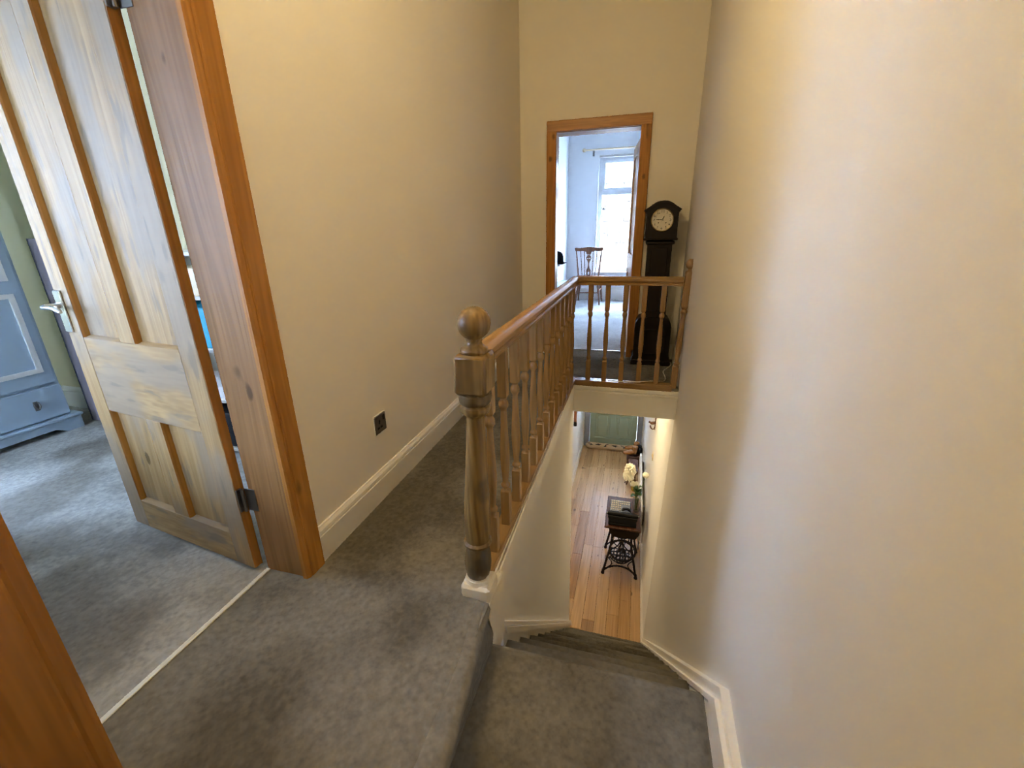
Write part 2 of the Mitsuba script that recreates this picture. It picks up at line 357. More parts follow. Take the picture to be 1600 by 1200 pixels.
# ------------------------------------------------------------------ baseboards
def skirt_profile(t, hgt):
    return [(0, 0), (t, 0), (t, hgt * 0.74), (t * 0.8, hgt * 0.755), (t * 0.8, hgt * 0.785), (t * 0.95, hgt * 0.81), (t * 0.85, hgt * 0.89), (t * 0.45, hgt * 0.96), (t * 0.35, hgt), (0, hgt)]
def skirt_y(x, y0, y1, hgt=0.145, t=0.018, z=0.0, side=1):
    return prism([(x + side * a, z + b) for a, b in skirt_profile(t, hgt)], 'y', y0, y1)
def skirt_x(y, x0, x1, hgt=0.145, t=0.018, z=0.0, side=-1):
    return prism([(y + side * a, z + b) for a, b in skirt_profile(t, hgt)], 'x', x0, x1)
struct('baseboard_left', skirt_y(WL, 1.118, WF), GLOSSW, 'white moulded skirting board along the left landing wall', 'skirting board')
struct('baseboard_far', cat(skirt_x(WF, WL, -0.885), skirt_x(WF, 0.055, 0.375)), GLOSSW, 'white skirting board behind the clock', 'skirting board')
struct('baseboard_landing_right', prism([(0.368, 3.53), (0.387, WF), (0.415, WF), (0.396, 3.53)], 'z', 0.0, 0.14), GLOSSW, 'white skirting board at the foot of the right wall beside the clock', 'skirting board')
sl = RISE / GO
def stair_board(x0, x1, off_top, off_bot, ylev, ztop):
    # level part beside the quarter landing, then down the flight
    ye = 3.46
    return prism([(BACKY, ztop), (ylev, ztop), (ye, ztop - sl * (ye - ylev)), (ye, ztop - sl * (ye - ylev) - off_bot), (ylev + 0.05, ztop - off_bot - 0.05 * sl), (BACKY, ztop - off_bot)], 'x', x0, x1)
struct('baseboard_stairs_right', cat(stair_board(0.297, 0.40, 0, 0.34, 0.955, -0.062), stair_board(0.290, 0.40, 0, 0.022, 0.970, -0.040), stair_board(0.303, 0.40, 0, 0.05, 0.985, -0.012)), GLOSSW, 'wide white moulded skirting stepping down the right of the stairs', 'skirting board')
yl0, yl1 = 1.262, 3.50
def lb(x1, dz0, dz1):
    zt = lambda y: -0.262 - (y - 1.259) * 1.064
    return prism([(yl0, zt(yl0) - dz0), (yl1, zt(yl1) - dz0), (yl1, max(zt(yl1) - dz1, HALL)), (yl0, zt(yl0) - dz1)], 'x', -0.432, x1)
struct('baseboard_stairs_left', cat(lb(-0.418, 0.03, 0.30), lb(-0.410, 0.0, 0.022), lb(-0.402, 0.026, 0.058)), GLOSSW, 'white moulded skirting down the left of the stairs', 'skirting board')
struct('baseboard_hall_left', skirt_y(-0.80, 3.6, 7.80, 0.14, 0.016, HALL), GLOSSW, 'white skirting along the left of the lower hall', 'skirting board')
struct('baseboard_hall_right', skirt_y(0.318, 3.45, 7.80, 0.14, 0.022, HALL, -1), GLOSSW, 'white skirting along the right of the lower hall', 'skirting board')
struct('baseboard_far_room', cat(skirt_x(8.2, -1.25, 2.2, 0.24, 0.02), skirt_y(-1.25, 4.55, 8.18, 0.24, 0.02), box(-0.868, -0.860, 8.165, 8.185, 0.0, 0.24)), GLOSSW, 'deep white skirting of the far room', 'skirting board')
struct('baseboard_bedroom', cat(skirt_x(2.10, -4.6, -1.28, 0.16, 0.02)), GLOSSW, 'white skirting on the bedroom wall beside the wardrobe', 'skirting board')

# ------------------------------------------------------------------ stairs
st = 'staircase'
tag(st, 'straight flight of stairs in grey brown carpet going down to the hall', 'stairs')
for k in range(1, NSTEP + 1):
    y, z = NOS0 + GO * k, QL - RISE * k
    r = 0.022
    pr = [(y - GO - 0.035, z), (y - r, z)] + [(y - r + r * math.sin(a), z - r + r * math.cos(a)) for a in np.linspace(0.25, math.pi * 0.72, 7)] + [(y - 0.03, z - 0.055), (y - 0.03, max(z - RISE, HALL) + 0.001), (y - GO - 0.035, max(z - RISE, HALL) + 0.001)]
    obj('step', prism(pr, 'x', -0.416, 0.296), CARPET, st, smooth=40)

# ------------------------------------------------------------------ hall floor of oak planks
hf = struct('floor_hall', box(-0.82, 0.34, 3.30, 7.95, HALL - 0.05, HALL - 0.004), GAP, 'oak plank floor of the lower hall', 'floor')
pw = 0.126
x = -0.815
col = 0
while x < 0.335:
    y = 3.32 - rng.uniform(0.0, 0.9)
    while y < 7.9:
        L = rng.choice([0.75, 0.95, 1.2, 1.35])
        y0, y1 = max(y, 3.32), min(y + L, 7.9)
        if y1 - y0 > 0.05:
            obj('plank', box(x + 0.0009, min(x + pw, 0.335) - 0.0009, y0 + 0.001, y1 - 0.001, HALL - 0.02, HALL + rng.uniform(-0.0006, 0.0006), 0.0022), FLOORW[rng.choice([0, 0, 1, 1, 2, 3])], hf)
        y += L
    x += pw
    col += 1

# ------------------------------------------------------------------ door frames
def arch_profile(w, t):
    # across the width (0 = opening side) and depth
    return [(0, 0), (w, 0), (w, t), (w * 0.30, t), (w * 0.25, t * 0.86), (w * 0.20, t * 0.92), (w * 0.08, t * 0.8), (0, t * 0.6)]
# left bedroom doorway
tr = tag('trim_bedroom_door', 'orange pine frame of the left bedroom doorway', 'door frame', kind='structure')
obj('architrave', prism([(WL + b, 1.028 + a) for a, b in arch_profile(0.088, 0.026)], 'z', 0.0, 2.1), PINE, tr)
obj('architrave', prism([(WL + b, 0.398 - a) for a, b in arch_profile(0.150, 0.030)], 'z', 0.0, 2.1), mat('pine_darker', proc(wood_fn('z', (0.22, 0.082, 0.013), (0.31, 0.128, 0.024))), 0.5), tr, label='darker brown near architrave')  # near piece in a darker pine than the far architrave
obj('architrave', box(WL, WL + 0.024, 0.31, 1.118, 2.015, 2.11, 0.004), PINEY, tr)
obj('lining', box(WL - 0.168, WL + 0.001, 1.036, 1.06, 0.0, 2.03, 0.002), LININGM, tr, label='duller brown door lining')
obj('lining', box(WL - 0.168, WL + 0.001, 0.37, 0.392, 0.0, 2.03, 0.002), PINE, tr)
obj('lining', box(WL - 0.168, WL + 0.001, 0.39, 1.037, 2.02, 2.045, 0.002), PINEY, tr)
ts = struct('trim_threshold', box(-1.288, -1.270, 0.392, 1.036, 0.0, 0.006, 0.002), mat('threshold_metal', (0.78, 0.76, 0.70), 0.35, metallic=0.3), 'thin silver white threshold strip across the left bedroom doorway', 'threshold strip')
# far doorway
tr = tag('trim_far_door', 'orange brown pine frame of the far doorway', 'door frame', kind='structure')
AX0, AX1, AZ, AW = -0.866, 0.036, 2.122, 0.088
obj('architrave', box(AX0, AX0 + AW, WF - 0.028, WF, 0.0, AZ, 0.005), PINE, tr)
obj('architrave', box(AX1 - AW, AX1, WF - 0.028, WF, 0.0, AZ, 0.005), PINE, tr)
obj('architrave', box(AX0, AX1, WF - 0.030, WF, AZ - AW, AZ, 0.005), PINEX, tr)
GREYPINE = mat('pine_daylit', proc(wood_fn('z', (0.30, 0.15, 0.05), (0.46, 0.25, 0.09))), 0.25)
obj('lining', box(-0.816, -0.790, WF - 0.002, 4.547, 0.0, 2.05, 0.002), GREYPINE, tr)
obj('lining', box(-0.046, -0.019, WF - 0.002, 4.547, 0.0, 2.05, 0.002), GREYPINE, tr)
obj('lining', box(-0.790, -0.046, WF - 0.002, 4.547, 2.030, 2.062, 0.002), PINEX, tr)
struct('trim_far_threshold', box(-0.790, -0.046, 4.541, 4.556, 0.0, 0.006, 0.002), CHROME, 'thin metal threshold strip in the far doorway', 'threshold strip')

# ------------------------------------------------------------------ left pine door (four panels), standing open into the bedroom
dd = np.array([-0.99046743, 0.13774713, 0.0]); D0 = np.array([-1.322, 1.014, 0.012])
nn = np.array([-dd[1], dd[0], 0.0]); nn = nn if nn[1] < 0 else -nn      # towards the viewer's side
DM = np.eye(4); DM[:3, 0] = dd; DM[:3, 1] = nn; DM[:3, 2] = [0, 0, 1]; DM[:3, 3] = D0
def dloc(m):
    m = tf(m, DM)
    if np.linalg.det(DM[:3, :3]) < 0: m.invert()
    return m
d1 = tag('door_1', 'stripped pine four panel door standing open into the left bedroom', 'door', kind='structure')
DH, DW, TH = 1.97, 0.762, 0.036
S, MU = 0.095, 0.090
c0, c1 = DW / 2 - MU / 2, DW / 2 + MU / 2
zb, zl0, zl1, zt = 0.135, 0.552, 0.848, DH - 0.11
obj('stile', dloc(box(0, S, -TH, 0, 0, DH, 0.002)), PALE, d1)
obj('stile', dloc(box(DW - S, DW, -TH, 0, 0, DH, 0.002)), PALE, d1)
obj('edge', dloc(box(-0.0015, 0.0005, -TH + 0.002, -0.002, 0.001, DH)), PINE, d1, label='orange brown hinge edge of the door')
obj('bottom_rail', dloc(box(S, DW - S, -TH, -0.0005, 0, zb, 0.0015)), PALEX, d1)
obj('lock_rail', dloc(box(S, DW - S, -TH, -0.0005, zl0, zl1, 0.0015)), PALEX, d1)
obj('top_rail', dloc(box(S, DW - S, -TH, -0.0005, zt, DH, 0.0015)), PALEX, d1)
obj('muntin', dloc(box(c0, c1, -TH, -0.0008, zb, zl0, 0.0015)), PALE, d1)
obj('muntin', dloc(box(c0, c1, -TH, -0.0008, zl1, zt, 0.0015)), PALE, d1)
for (s0, s1, z0, z1) in ((S, c0, zb, zl0), (c1, DW - S, zb, zl0), (S, c0, zl1, zt), (c1, DW - S, zl1, zt)):
    pk = obj('panel', dloc(box(s0 - 0.004, s1 + 0.004, -0.030, -0.022, z0 - 0.004, z1 + 0.004)), PALE, d1)
    g = 0.007
    vert = lambda sa, sgn: prism([(sa, -0.0215), (sa + sgn * g, -0.0215), (sa + sgn * g * 0.4, -0.006), (sa, -0.001)], 'z', z0, z1)
    obj('bead', dloc(cat(vert(s0, 1), vert(s1, -1))), PINE, pk, label='upright bead round the recessed panel, warm lamp light in its orange colour')  # uprights orange, ledges pale: lamp and window light put into the colour
    h = lambda za, sgn: prism([(-0.0215, za), (-0.0215, za + sgn * g), (-0.007, za + sgn * g * 0.4), (-0.001, za)], 'x', s0 + 0.012, s1 - 0.012)
    obj('ledge', dloc(cat(h(z0, 1), h(z1, -1))), PALEX, pk)
hd = obj('handle', dloc(cat(box(DW - 0.050, DW - 0.006, 0, 0.009, 0.865, 1.020, 0.003), box(DW - 0.037, DW - 0.019, 0.004, 0.056, 0.955, 0.975, 0.005))), CHROME, d1, label='chrome lever handle on a long backplate')
obj('lever', dloc(tube(spline([(DW - 0.028, 0.055, 0.965), (DW - 0.070, 0.058, 0.966), (DW - 0.115, 0.055, 0.962), (DW - 0.135, 0.052, 0.952)], 12), [0.009, 0.0085, 0.008, 0.008, 0.008, 0.008, 0.008, 0.0085, 0.009, 0.0095, 0.009, 0.006], 10)), CHROME, hd, smooth=40)
for z in (0.31, 1.795):
    hk = obj('hinge', cat(box(-1.317, -1.311, 1.012, 1.034, z - 0.045, z + 0.045, 0.001), box(-1.300, -1.256, 1.0335, 1.0362, z - 0.045, z + 0.045, 0.0008)), STEEL, d1, label='grey steel butt hinge')
    obj('knuckle', mv(lathe([(0, 0), (0.006, 0), (0.006, 0.09), (0, 0.09)], 14), -1.302, 1.026, z - 0.045), STEEL, hk, smooth=40)

# far room door, open against the right side of its doorway
d2 = tag('door_2', 'pine door of the far room standing open, seen edge on', 'door', kind='structure')
def fdoor(m):
    return tf(m, trimesh.transformations.translation_matrix((-0.052, 4.555, 0.01)) @ trimesh.transformations.rotation_matrix(math.radians(95.5), (0, 0, 1)))
for (a0, a1, b0, b1) in ((0, 0.1, 0, 1.98), (0.61, 0.71, 0, 1.98)):
    obj('stile', fdoor(box(a0, a1, -0.036, 0, b0, b1, 0.002)), GREYPINE, d2)
for (b0, b1) in ((0, 0.2), (0.75, 0.95), (1.87, 1.98)):
    obj('rail', fdoor(box(0.1, 0.61, -0.036, -0.0005, b0, b1, 0.002)), GREYPINE, d2)
for (b0, b1) in ((0.2, 0.75), (0.95, 1.87)):
    obj('panel', fdoor(box(0.1, 0.61, -0.025, -0.012, b0, b1)), GREYPINE, d2)

# green front door of the hall
d3 = tag('door_3', 'dull green panelled front door at the end of the hall', 'door', kind='structure')
gx0, gx1, gz0, gz1 = -0.672, 0.205, HALL + 0.01, HALL + 1.98
def gbox(a0, a1, b0, b1, nm='stile', y0=0.0, bev=0.004):
    return obj(nm, box(a0, a1, YD + 0.01 + y0, YD + 0.05, b0, b1, bev), GREEN, d3)
gbox(gx0, gx0 + 0.105, gz0, gz1); gbox(gx1 - 0.105, gx1, gz0, gz1)
xm0, xm1 = -0.295, -0.180
for b0, b1 in ((gz0, HALL + 0.20), (HALL + 0.70, HALL + 0.88), (gz1 - 0.12, gz1)):
    gbox(gx0 + 0.105, gx1 - 0.105, b0, b1, 'rail', 0.0005)
for b0, b1 in ((HALL + 0.20, HALL + 0.70),):
    gbox(xm0, xm1, b0, b1, 'muntin', 0.0008)
    for a0, a1 in ((gx0 + 0.105, xm0), (xm1, gx1 - 0.105)):
        pk = obj('panel', cat(box(a0, a1, YD + 0.032, YD + 0.044, b0, b1), box(a0 + 0.045, a1 - 0.045, YD + 0.020, YD + 0.036, b0 + 0.045, b1 - 0.045, 0.008)), GREEN, d3)
gbox(xm0, xm1, HALL + 0.88, gz1 - 0.12, 'muntin', 0.0008)
gbox(gx0 + 0.105, gx1 - 0.105, HALL + 1.34, HALL + 1.42, 'rail', 0.001)
for a0, a1 in ((gx0 + 0.105, xm0), (xm1, gx1 - 0.105)):
    obj('panel', cat(box(a0, a1, YD + 0.032, YD + 0.044, HALL + .88, HALL + 1.34), box(a0 + 0.045, a1 - 0.045, YD + 0.020, YD + 0.036, HALL + .925, HALL + 1.295, 0.008)), GREEN, d3)
    obj('pane', sheet(a0, a1, YD + .03, HALL + 1.42, gz1 - .12), 'glass_sheet', d3)
tr = tag('trim_front_door', 'grey painted frame of the green front door', 'door frame', kind='structure')
obj('jamb', box(-0.780, gx0 - 0.003, YD - 0.012, YD + 0.06, HALL, HALL + 2.36, 0.004), GREYF, tr)
obj('jamb', box(gx1 + 0.003, 0.305, YD - 0.012, YD + 0.06, HALL, HALL + 2.36, 0.004), GREYF, tr)
obj('transom', box(gx0, gx1, YD - 0.01, YD + 0.06, gz1 + 0.004, gz1 + 0.07, 0.004), GREYF, tr)
w3 = tag('window_3', 'clear fanlight above the green front door, hidden by the landing', 'window', kind='structure')
obj('pane', trimesh.Trimesh([[gx0, YD + .025, gz1 + .07], [gx1, YD + .025, gz1 + .07], [gx1, YD + .025, HALL + 2.36], [gx0, YD + .025, HALL + 2.36]], [[0, 1, 2], [0, 2, 3]], process=False), 'glass_sheet', w3)

# ------------------------------------------------------------------ windows
w1 = tag('window_1', 'bright white framed window of the far room', 'window', kind='structure')
fy0, fy1 = 8.30, 8.37
obj('reveal_top', box(WX0, WX1, 8.205, 8.30, WZ1 - 0.03, WZ1 + 0.002), mat('blind_grey', (0.50, 0.48, 0.46), None), w1, label='rolled grey blind at the window head')
obj('frame', cat(box(WX0, WX0 + 0.065, fy0, fy1, WZ0, WZ1, 0.006), box(WX1 - 0.065, WX1, fy0, fy1, WZ0, WZ1, 0.006), box(WX0, WX1, fy0, fy1, WZ1 - 0.065, WZ1, 0.006), box(WX0, WX1, fy0, fy1, WZ0, WZ0 + 0.06, 0.006)), UPVC, w1)
obj('transom', box(WX0 + 0.06, WX1 - 0.06, fy0 - 0.004, fy1, 1.775, 1.845, 0.006), UPVC, w1)
obj('mullion', box(-0.10, -0.04, fy0, fy1, WZ0 + 0.05, WZ1 - 0.05, 0.006), UPVC, w1)
obj('top_light', cat(box(WX0 + 0.06, WX0 + 0.105, fy0 - 0.01, fy1, 1.84, 2.32, 0.005), box(-0.145, -0.10, fy0 - 0.01, fy1, 1.84, 2.32, 0.005), box(WX0 + 0.06, -0.10, fy0 - 0.01, fy1, 2.27, 2.32, 0.005), box(WX0 + 0.06, -0.10, fy0 - 0.01, fy1, 1.84, 1.885, 0.005)), UPVC, w1)
for a0, a1, b0, b1 in ((WX0 + 0.065, -0.10, WZ0 + 0.06, 1.775), (WX0 + 0.105, -0.145, 1.885, 2.27), (-0.04, WX1 - 0.065, WZ0 + 0.06, 1.775), (-0.04, WX1 - 0.065, 1.845, WZ1 - 0.065)):
    obj('pane', sheet(a0, a1, 8.335, b0, b1), 'glass_sheet', w1)
obj('sill', box(WX0 - 0.04, WX1 + 0.04, 8.13, 8.31, WZ0 - 0.03, WZ0, 0.006), GLOSSW, w1)
obj('catch', cat(box(-0.20, -0.13, 8.275, 8.292, 1.855, 1.875, 0.004), box(-0.155, -0.135, 8.27, 8.30, 1.85, 1.88, 0.004)), CHROME, w1)
w2 = tag('window_2', 'tall window of the left bedroom, out of view to the left', 'window', kind='structure')
obj('frame', cat(box(-4.70, -4.64, BWY0, BWY0 + .07, BWZ0, BWZ1, .006), box(-4.70, -4.64, BWY1 - .07, BWY1, BWZ0, BWZ1, .006), box(-4.70, -4.64, BWY0, BWY1, BWZ1 - .07, BWZ1, .006), box(-4.70, -4.64, BWY0, BWY1, BWZ0, BWZ0 + .07, .006), box(-4.70, -4.64, -0.05, 0.01, BWZ0 + .05, BWZ1 - .05, .006)), UPVC, w2)
for a0, a1 in ((BWY0 + .07, -0.05), (0.01, BWY1 - .07)):
    obj('pane', trimesh.Trimesh([[-4.67, a0, BWZ0 + .07], [-4.67, a1, BWZ0 + .07], [-4.67, a1, BWZ1 - .07], [-4.67, a0, BWZ1 - .07]], [[0, 1, 2], [0, 2, 3]], process=False), 'glass_sheet', w2)

w4 = tag('window_4', 'second window of the left bedroom, out of view behind the near door frame', 'window', kind='structure')
obj('frame', cat(box(VX0, VX0 + .07, -2.70, -2.63, VZ0, VZ1, .006), box(VX1 - .07, VX1, -2.70, -2.63, VZ0, VZ1, .006), box(VX0, VX1, -2.70, -2.63, VZ1 - .07, VZ1, .006), box(VX0, VX1, -2.70, -2.63, VZ0, VZ0 + .07, .006), box(-3.18, -3.12, -2.70, -2.63, VZ0 + .05, VZ1 - .05, .006)), UPVC, w4)
for a0, a1 in ((VX0 + .07, -3.18), (-3.12, VX1 - .07)):
    obj('pane', sheet(a0, a1, -2.665, VZ0 + .07, VZ1 - .07), 'glass_sheet', w4)

# ------------------------------------------------------------------ outside the far window
bl = tag('stone_building', 'pale stone building with a slate roof outside the far window', 'building')
OY = 13.0
obj('wall', box(-4.0, 3.5, OY + 0.06, OY + 0.5, -3.0, 2.45), STONE[0], bl)
z = -0.35
row = 0
while z < 2.40:
    hgt = rng.choice([0.20, 0.26, 0.30])
    xx = -1.25 - rng.uniform(0, 0.3)
    while xx < 0.25:
        w = rng.uniform(0.30, 0.62)
        obj('stone', box(xx, xx + w - 0.015, OY - rng.uniform(0.0, 0.02), OY + 0.07, z, min(z + hgt - 0.015, 2.44), 0.012), STONE[rng.randrange(3)], bl)
        xx += w
    z += hgt
obj('gutter', tube([(-4, OY - 0.10, 2.44), (3.5, OY - 0.10, 2.44)], 0.065, 10), SLATE[0], bl, smooth=40)
rf = obj('roof', prism([(OY - 0.12, 2.46), (OY + 2.5, 4.4), (OY + 2.5, 4.36), (OY - 0.1, 2.42)], 'x', -4, 3.5), SLATE[0], bl)
for r in range(7):
    y0, z0 = OY - 0.14 + r * 0.20, 2.475 + r * 0.20 * 1.94 / 2.62
    for c in range(7):
        xx = -1.45 + c * 0.26 + (r % 2) * 0.13
        obj('slate', rot(box(xx, xx + 0.25, y0, y0 + 0.26, z0, z0 + 0.014), 36.5, (1, 0, 0), (0, y0, z0)), SLATE[rng.randrange(2)], rf)
gw = tag('garden_wall', 'low stone yard wall with a flat coping below the far window', 'wall')
obj('body', box(-3.5, 3, 11.0, 11.3, -3.0, 0.62), STONE[1], gw)
obj('coping', box(-3.5, 3, 10.93, 11.37, 0.62, 0.72, 0.012), SLATE[1], gw)
tag(obj('yard_ground', box(-40, 40, 8.5, 60, -3.15, -3.0), mat('paving', (0.35, 0.34, 0.32), None)), 'grey ground of the yard outside the far window', 'ground', kind='structure')

# ------------------------------------------------------------------ balustrade
bs = tag('balustrade', 'turned oak banister round the stairwell with newel posts and spindles', 'banister')
BX = -0.463
RZ0, RZ1 = 0.800, 0.866
def rail_profile():
    right = [(0.027, 0.0), (0.027, 0.010), (0.020, 0.016), (0.024, 0.024), (0.034, 0.034), (0.033, 0.048), (0.024, 0.060), (0.010, 0.066)]
    return right + [(-a, b) for a, b in reversed(right)]
def miter(m, n):
    n = np.array(n) / np.linalg.norm(n)
    return trimesh.intersections.slice_mesh_plane(m, n, np.array([BX, 3.5, 0.83]), cap=True, engine='earcut')
obj('handrail', miter(prism([(BX + a, RZ0 + b) for a, b in rail_profile()], 'y', 1.17, 3.6), (-1, -1, 0)), OAKY, bs, smooth=30)
obj('handrail', miter(prism([(3.5 + a, RZ0 + b) for a, b in rail_profile()], 'x', BX - 0.1, 0.335), (1, 1, 0)), OAKX, bs, smooth=30)
obj('base_rail', box(-0.505, -0.437, 1.19, 3.535, -0.008, 0.026, 0.004), OAKY, bs)
obj('base_rail', box(-0.437, 0.330, 3.452, 3.535, -0.022, 0.026, 0.004), OAKX, bs)
BT = RZ0 + 0.004
def baluster_mesh():
    s = 0.0185
    r = lambda a: a
    prof = [(0, .182), (.0165, .182), (.0175, .190), (.0130, .197), (.0125, .203), (.0185, .209), (.0190, .216), (.0150, .223), (.0118, .229), (.0128, .245), (.0165, .290), (.0188, .330), (.0192, .360), (.0180, .400), (.0155, .450), (.0128, .510), (.0115, .545), (.0130, .553), (.0185, .562), (.0200, .572), (.0185, .583), (.0130, .592), (.0125, .598), (.0175, .604), (.0165, .612), (0, .612)]
    return cat(box(-s, s, -s, s, .024, .190, 0.003), lathe(prof, 20), box(-s, s, -s, s, .604, BT, 0.003))
BM = mikit.ply(baluster_mesh(), OAKZ, smooth=35)
for i in range(13):
    same('baluster', BM, bs, T().translate([BX, 1.325 + 0.1715 * i, 0]))
for i, xx in enumerate((-0.337, -0.206, -0.070, 0.069, 0.206)):
    same('baluster', BM, bs, T().translate([xx, 3.5, 0]))
def shear(m, k, z0=0.0, ky=0.0):
    m = m.copy(); v = m.vertices.copy(); v[:, 0] += k * (v[:, 2] - z0); m.vertices = v; return m
NX, NY = -0.468, 1.150
npost = [(0, .060), (.034, .060), (.040, .070), (.0445, .092), (.0465, .120), (.0450, .150), (.040, .176), (.033, .186), (.033, .192), (.047, .198), (.0485, .207), (.0400, .214), (.0430, .250), (.0445, .295), (.0425, .360), (.0372, .450), (.0325, .550), (.0295, .640), (.0288, .668), (.0310, .676), (.0430, .686), (.0465, .696), (.0460, .706), (.0400, .712), (.0480, .720), (.0510, .734), (.0490, .748), (.0440, .752), (0, .752)]
npm = cat(lathe(npost, 36), box(-.0495, .0495, -.0495, .0495, .750, .872, 0.009))
nk = obj('newel_post', shear(mv(npm, NX, NY), 0.032), NEWEL, bs, smooth=40)
fin = [(0, .868), (.036, .868), (.041, .876), (.040, .885), (.030, .892), (.024, .898), (.022, .906), (.024, .912)] + [(.0485 * math.sin(a), .9575 - .0485 * math.cos(a)) for a in np.linspace(0.52, math.pi, 16)]
obj('finial', shear(mv(lathe(fin, 36), NX, NY), 0.032), NEWEL, nk, smooth=50)
obj('foot', cat(box(-.517, -.411, 1.098, 1.20, -0.03, .045, 0.010), mv(lathe([(0, .04), (.047, .04), (.043, .058), (.034, .064), (0, .064)], 28), NX + 0.001, NY)), GLOSSW, nk, smooth=35, label='white painted foot of the newel')
# half newel on the right wall
HX = 0.342
hp = [(0, .17), (.021, .17), (.0235, .178), (.016, .186), (.022, .194), (.024, .204), (.015, .214), (.0165, .25), (.023, .33), (.023, .38), (.019, .48), (.0165, .585), (.0165, .592), (.024, .600), (.025, .612), (.018, .622), (.0165, .628), (.023, .636), (.023, .644), (0, .644)]
hm = cat(box(-.026, .02, -.026, .026, -.008, .176, 0.003), lathe(hp, 24), box(-.026, .02, -.026, .026, .640, .905, 0.005))
hk = obj('newel_post', shear(mv(hm, HX, 3.5), 0.030), OAKZ, bs, smooth=35)
obj('finial', shear(mv(lathe([(0, .90), (.018, .90), (.014, .912), (.012, .920)] + [(.034 * math.sin(a), .957 - .036 * math.cos(a)) for a in np.linspace(0.4, math.pi, 14)], 24), HX, 3.5), 0.030), OAKZ, hk, smooth=50)

# ------------------------------------------------------------------ wall socket on the left wall
so = tag('wall_socket', 'small dark metal single power socket low on the left landing wall', 'socket')
obj('plate', box(WL, WL + 0.008, 1.582, 1.672, 0.322, 0.412, 0.003), NICKEL, so)
obj('back_box', box(WL - 0.002, WL + 0.004, 1.579, 1.675, 0.319, 0.415, 0.001), GLOSSW, so)
obj('switch', box(WL + 0.006, WL + 0.012, 1.645, 1.658, 0.378, 0.402, 0.002), BLACK, so)
for (py, pz, w, hh) in ((1.617, 0.378, 0.005, 0.010), (1.606, 0.350, 0.0075, 0.005), (1.629, 0.350, 0.0075, 0.005)):
    obj('pin_hole', box(WL + 0.007, WL + 0.0086, py - w, py + w, pz - hh, pz + hh), BLACK, so)

# ------------------------------------------------------------------ clock
ck = tag('grandmother_clock', 'narrow black longcase clock with a round silvery dial in the landing corner', 'clock')
KC, KF, KB = 0.172, 4.095, 4.325
def sym(pts): return [(KC + a, b) for a, b in pts] + [(KC - a, b) for a, b in reversed(pts)]
base = prism(sym([(.168, 0.012), (.168, .07), (.158, .085), (.158, .36), (.152, .395), (.135, .425), (.112, .445)]), 'y', KF, KB)
obj('base', cat(base, box(KC - .174, KC + .174, KF - .006, KB, 0.001, .05, .005), box(KC - .12, KC + .12, KF - .006, KF + .01, .10, .34, .006)), BLACKWOOD, ck)
obj('trunk', cat(box(KC - .101, KC + .101, KF + .025, KB - .01, .43, 1.10, .004), box(KC - .07, KC + .07, KF + .018, KF + .03, .50, 1.05, .006), box(KC - .118, KC + .118, KF + .01, KB - .005, 1.075, 1.105, .008)), BLACKWOOD, ck)
arch = [(.128, 1.118), (.132, 1.130), (.128, 1.140), (.128, 1.325), (.138, 1.340), (.142, 1.352), (.120, 1.355), (.100, 1.368), (.080, 1.385), (.055, 1.400), (.025, 1.409), (0.0001, 1.411)]
hood = prism(sym(arch), 'y', KF - 0.005, KB)
arch2 = [(.150, 1.352), (.128, 1.366), (.104, 1.381), (.082, 1.398), (.056, 1.413), (.026, 1.421), (0.0001, 1.423), (0.0001, 1.405), (.026, 1.403), (.055, 1.394), (.08, 1.379), (.1, 1.362), (.12, 1.349), (.142, 1.345)]
hh = obj('hood', cat(hood, prism([(KC + a, b) for a, b in arch2], 'y', KF - .022, KB), prism([(KC - a, b) for a, b in arch2], 'y', KF - .022, KB), box(KC - .140, KC + .140, KF - .014, KB, 1.110, 1.128, .006)), BLACKWOOD, ck)
DZ = 1.272
def disc(r, y0, y1, n=40): return prism(sg.Point(KC, DZ).buffer(r, 24), 'y', y0, y1)
dl = obj('dial', disc(.084, KF - .012, KF - .004), DIAL, ck, label='round silvery cream dial with dark numerals')
obj('bezel', tube(ring((KC, KF - .012, DZ), .087, 'y', 40), .0048, 8, True), mat('bezel', (0.30, 0.22, 0.11), 0.3, metallic=0.9), dl, smooth=40)
INK = mat('ink', (0.05, 0.045, 0.04), 0.6)
for i in range(1, 13):
    a = math.radians(30 * i)
    m = meshkit.text_mesh(str(i), 0.0165, 0.0015, True)
    c = m.bounds.mean(0)
    m.apply_translation(-c)
    m = tf(m, [[1, 0, 0, 0], [0, 0, -1, 0], [0, 1, 0, 0], [0, 0, 0, 1]])
    obj('numeral', mv(m, KC + .066 * math.sin(a), KF - .0128, DZ + .066 * math.cos(a)), INK, dl)
def hand(deg, L, w):
    m = prism([(-w * .5, -.012), (w * .5, -.012), (w, L * .6), (0, L), (-w, L * .6)], 'y', -.0008, .0008)
    return mv(rot(m, deg, (0, 1, 0)), KC, KF - .0145, DZ)
obj('hand', hand(25, .042, .0032), BLACK, dl); obj('hand', hand(277, .062, .0024), BLACK, dl)
for sx in (-.030, .030):
    obj('winding_hole', mv(prism(sg.Point(0, 0).buffer(.005, 8), 'y', -.0006, .0006), KC + sx, KF - .0126, DZ - .022), BLACK, dl)
tag(obj('cable', tube(spline([(.360, 4.20, .008), (.330, 4.03, .006), (.287, 3.913, .006), (.293, 3.747, .006), (.265, 3.60, .012), (.188, 3.528, .034), (.037, 3.472, .034), (-.09, 3.466, .034), (-.17, 3.462, .033)], 60), .0042, 8), CABLE, smooth=50), 'thin white cable from the clock over the rail at the stairwell edge', 'cable')

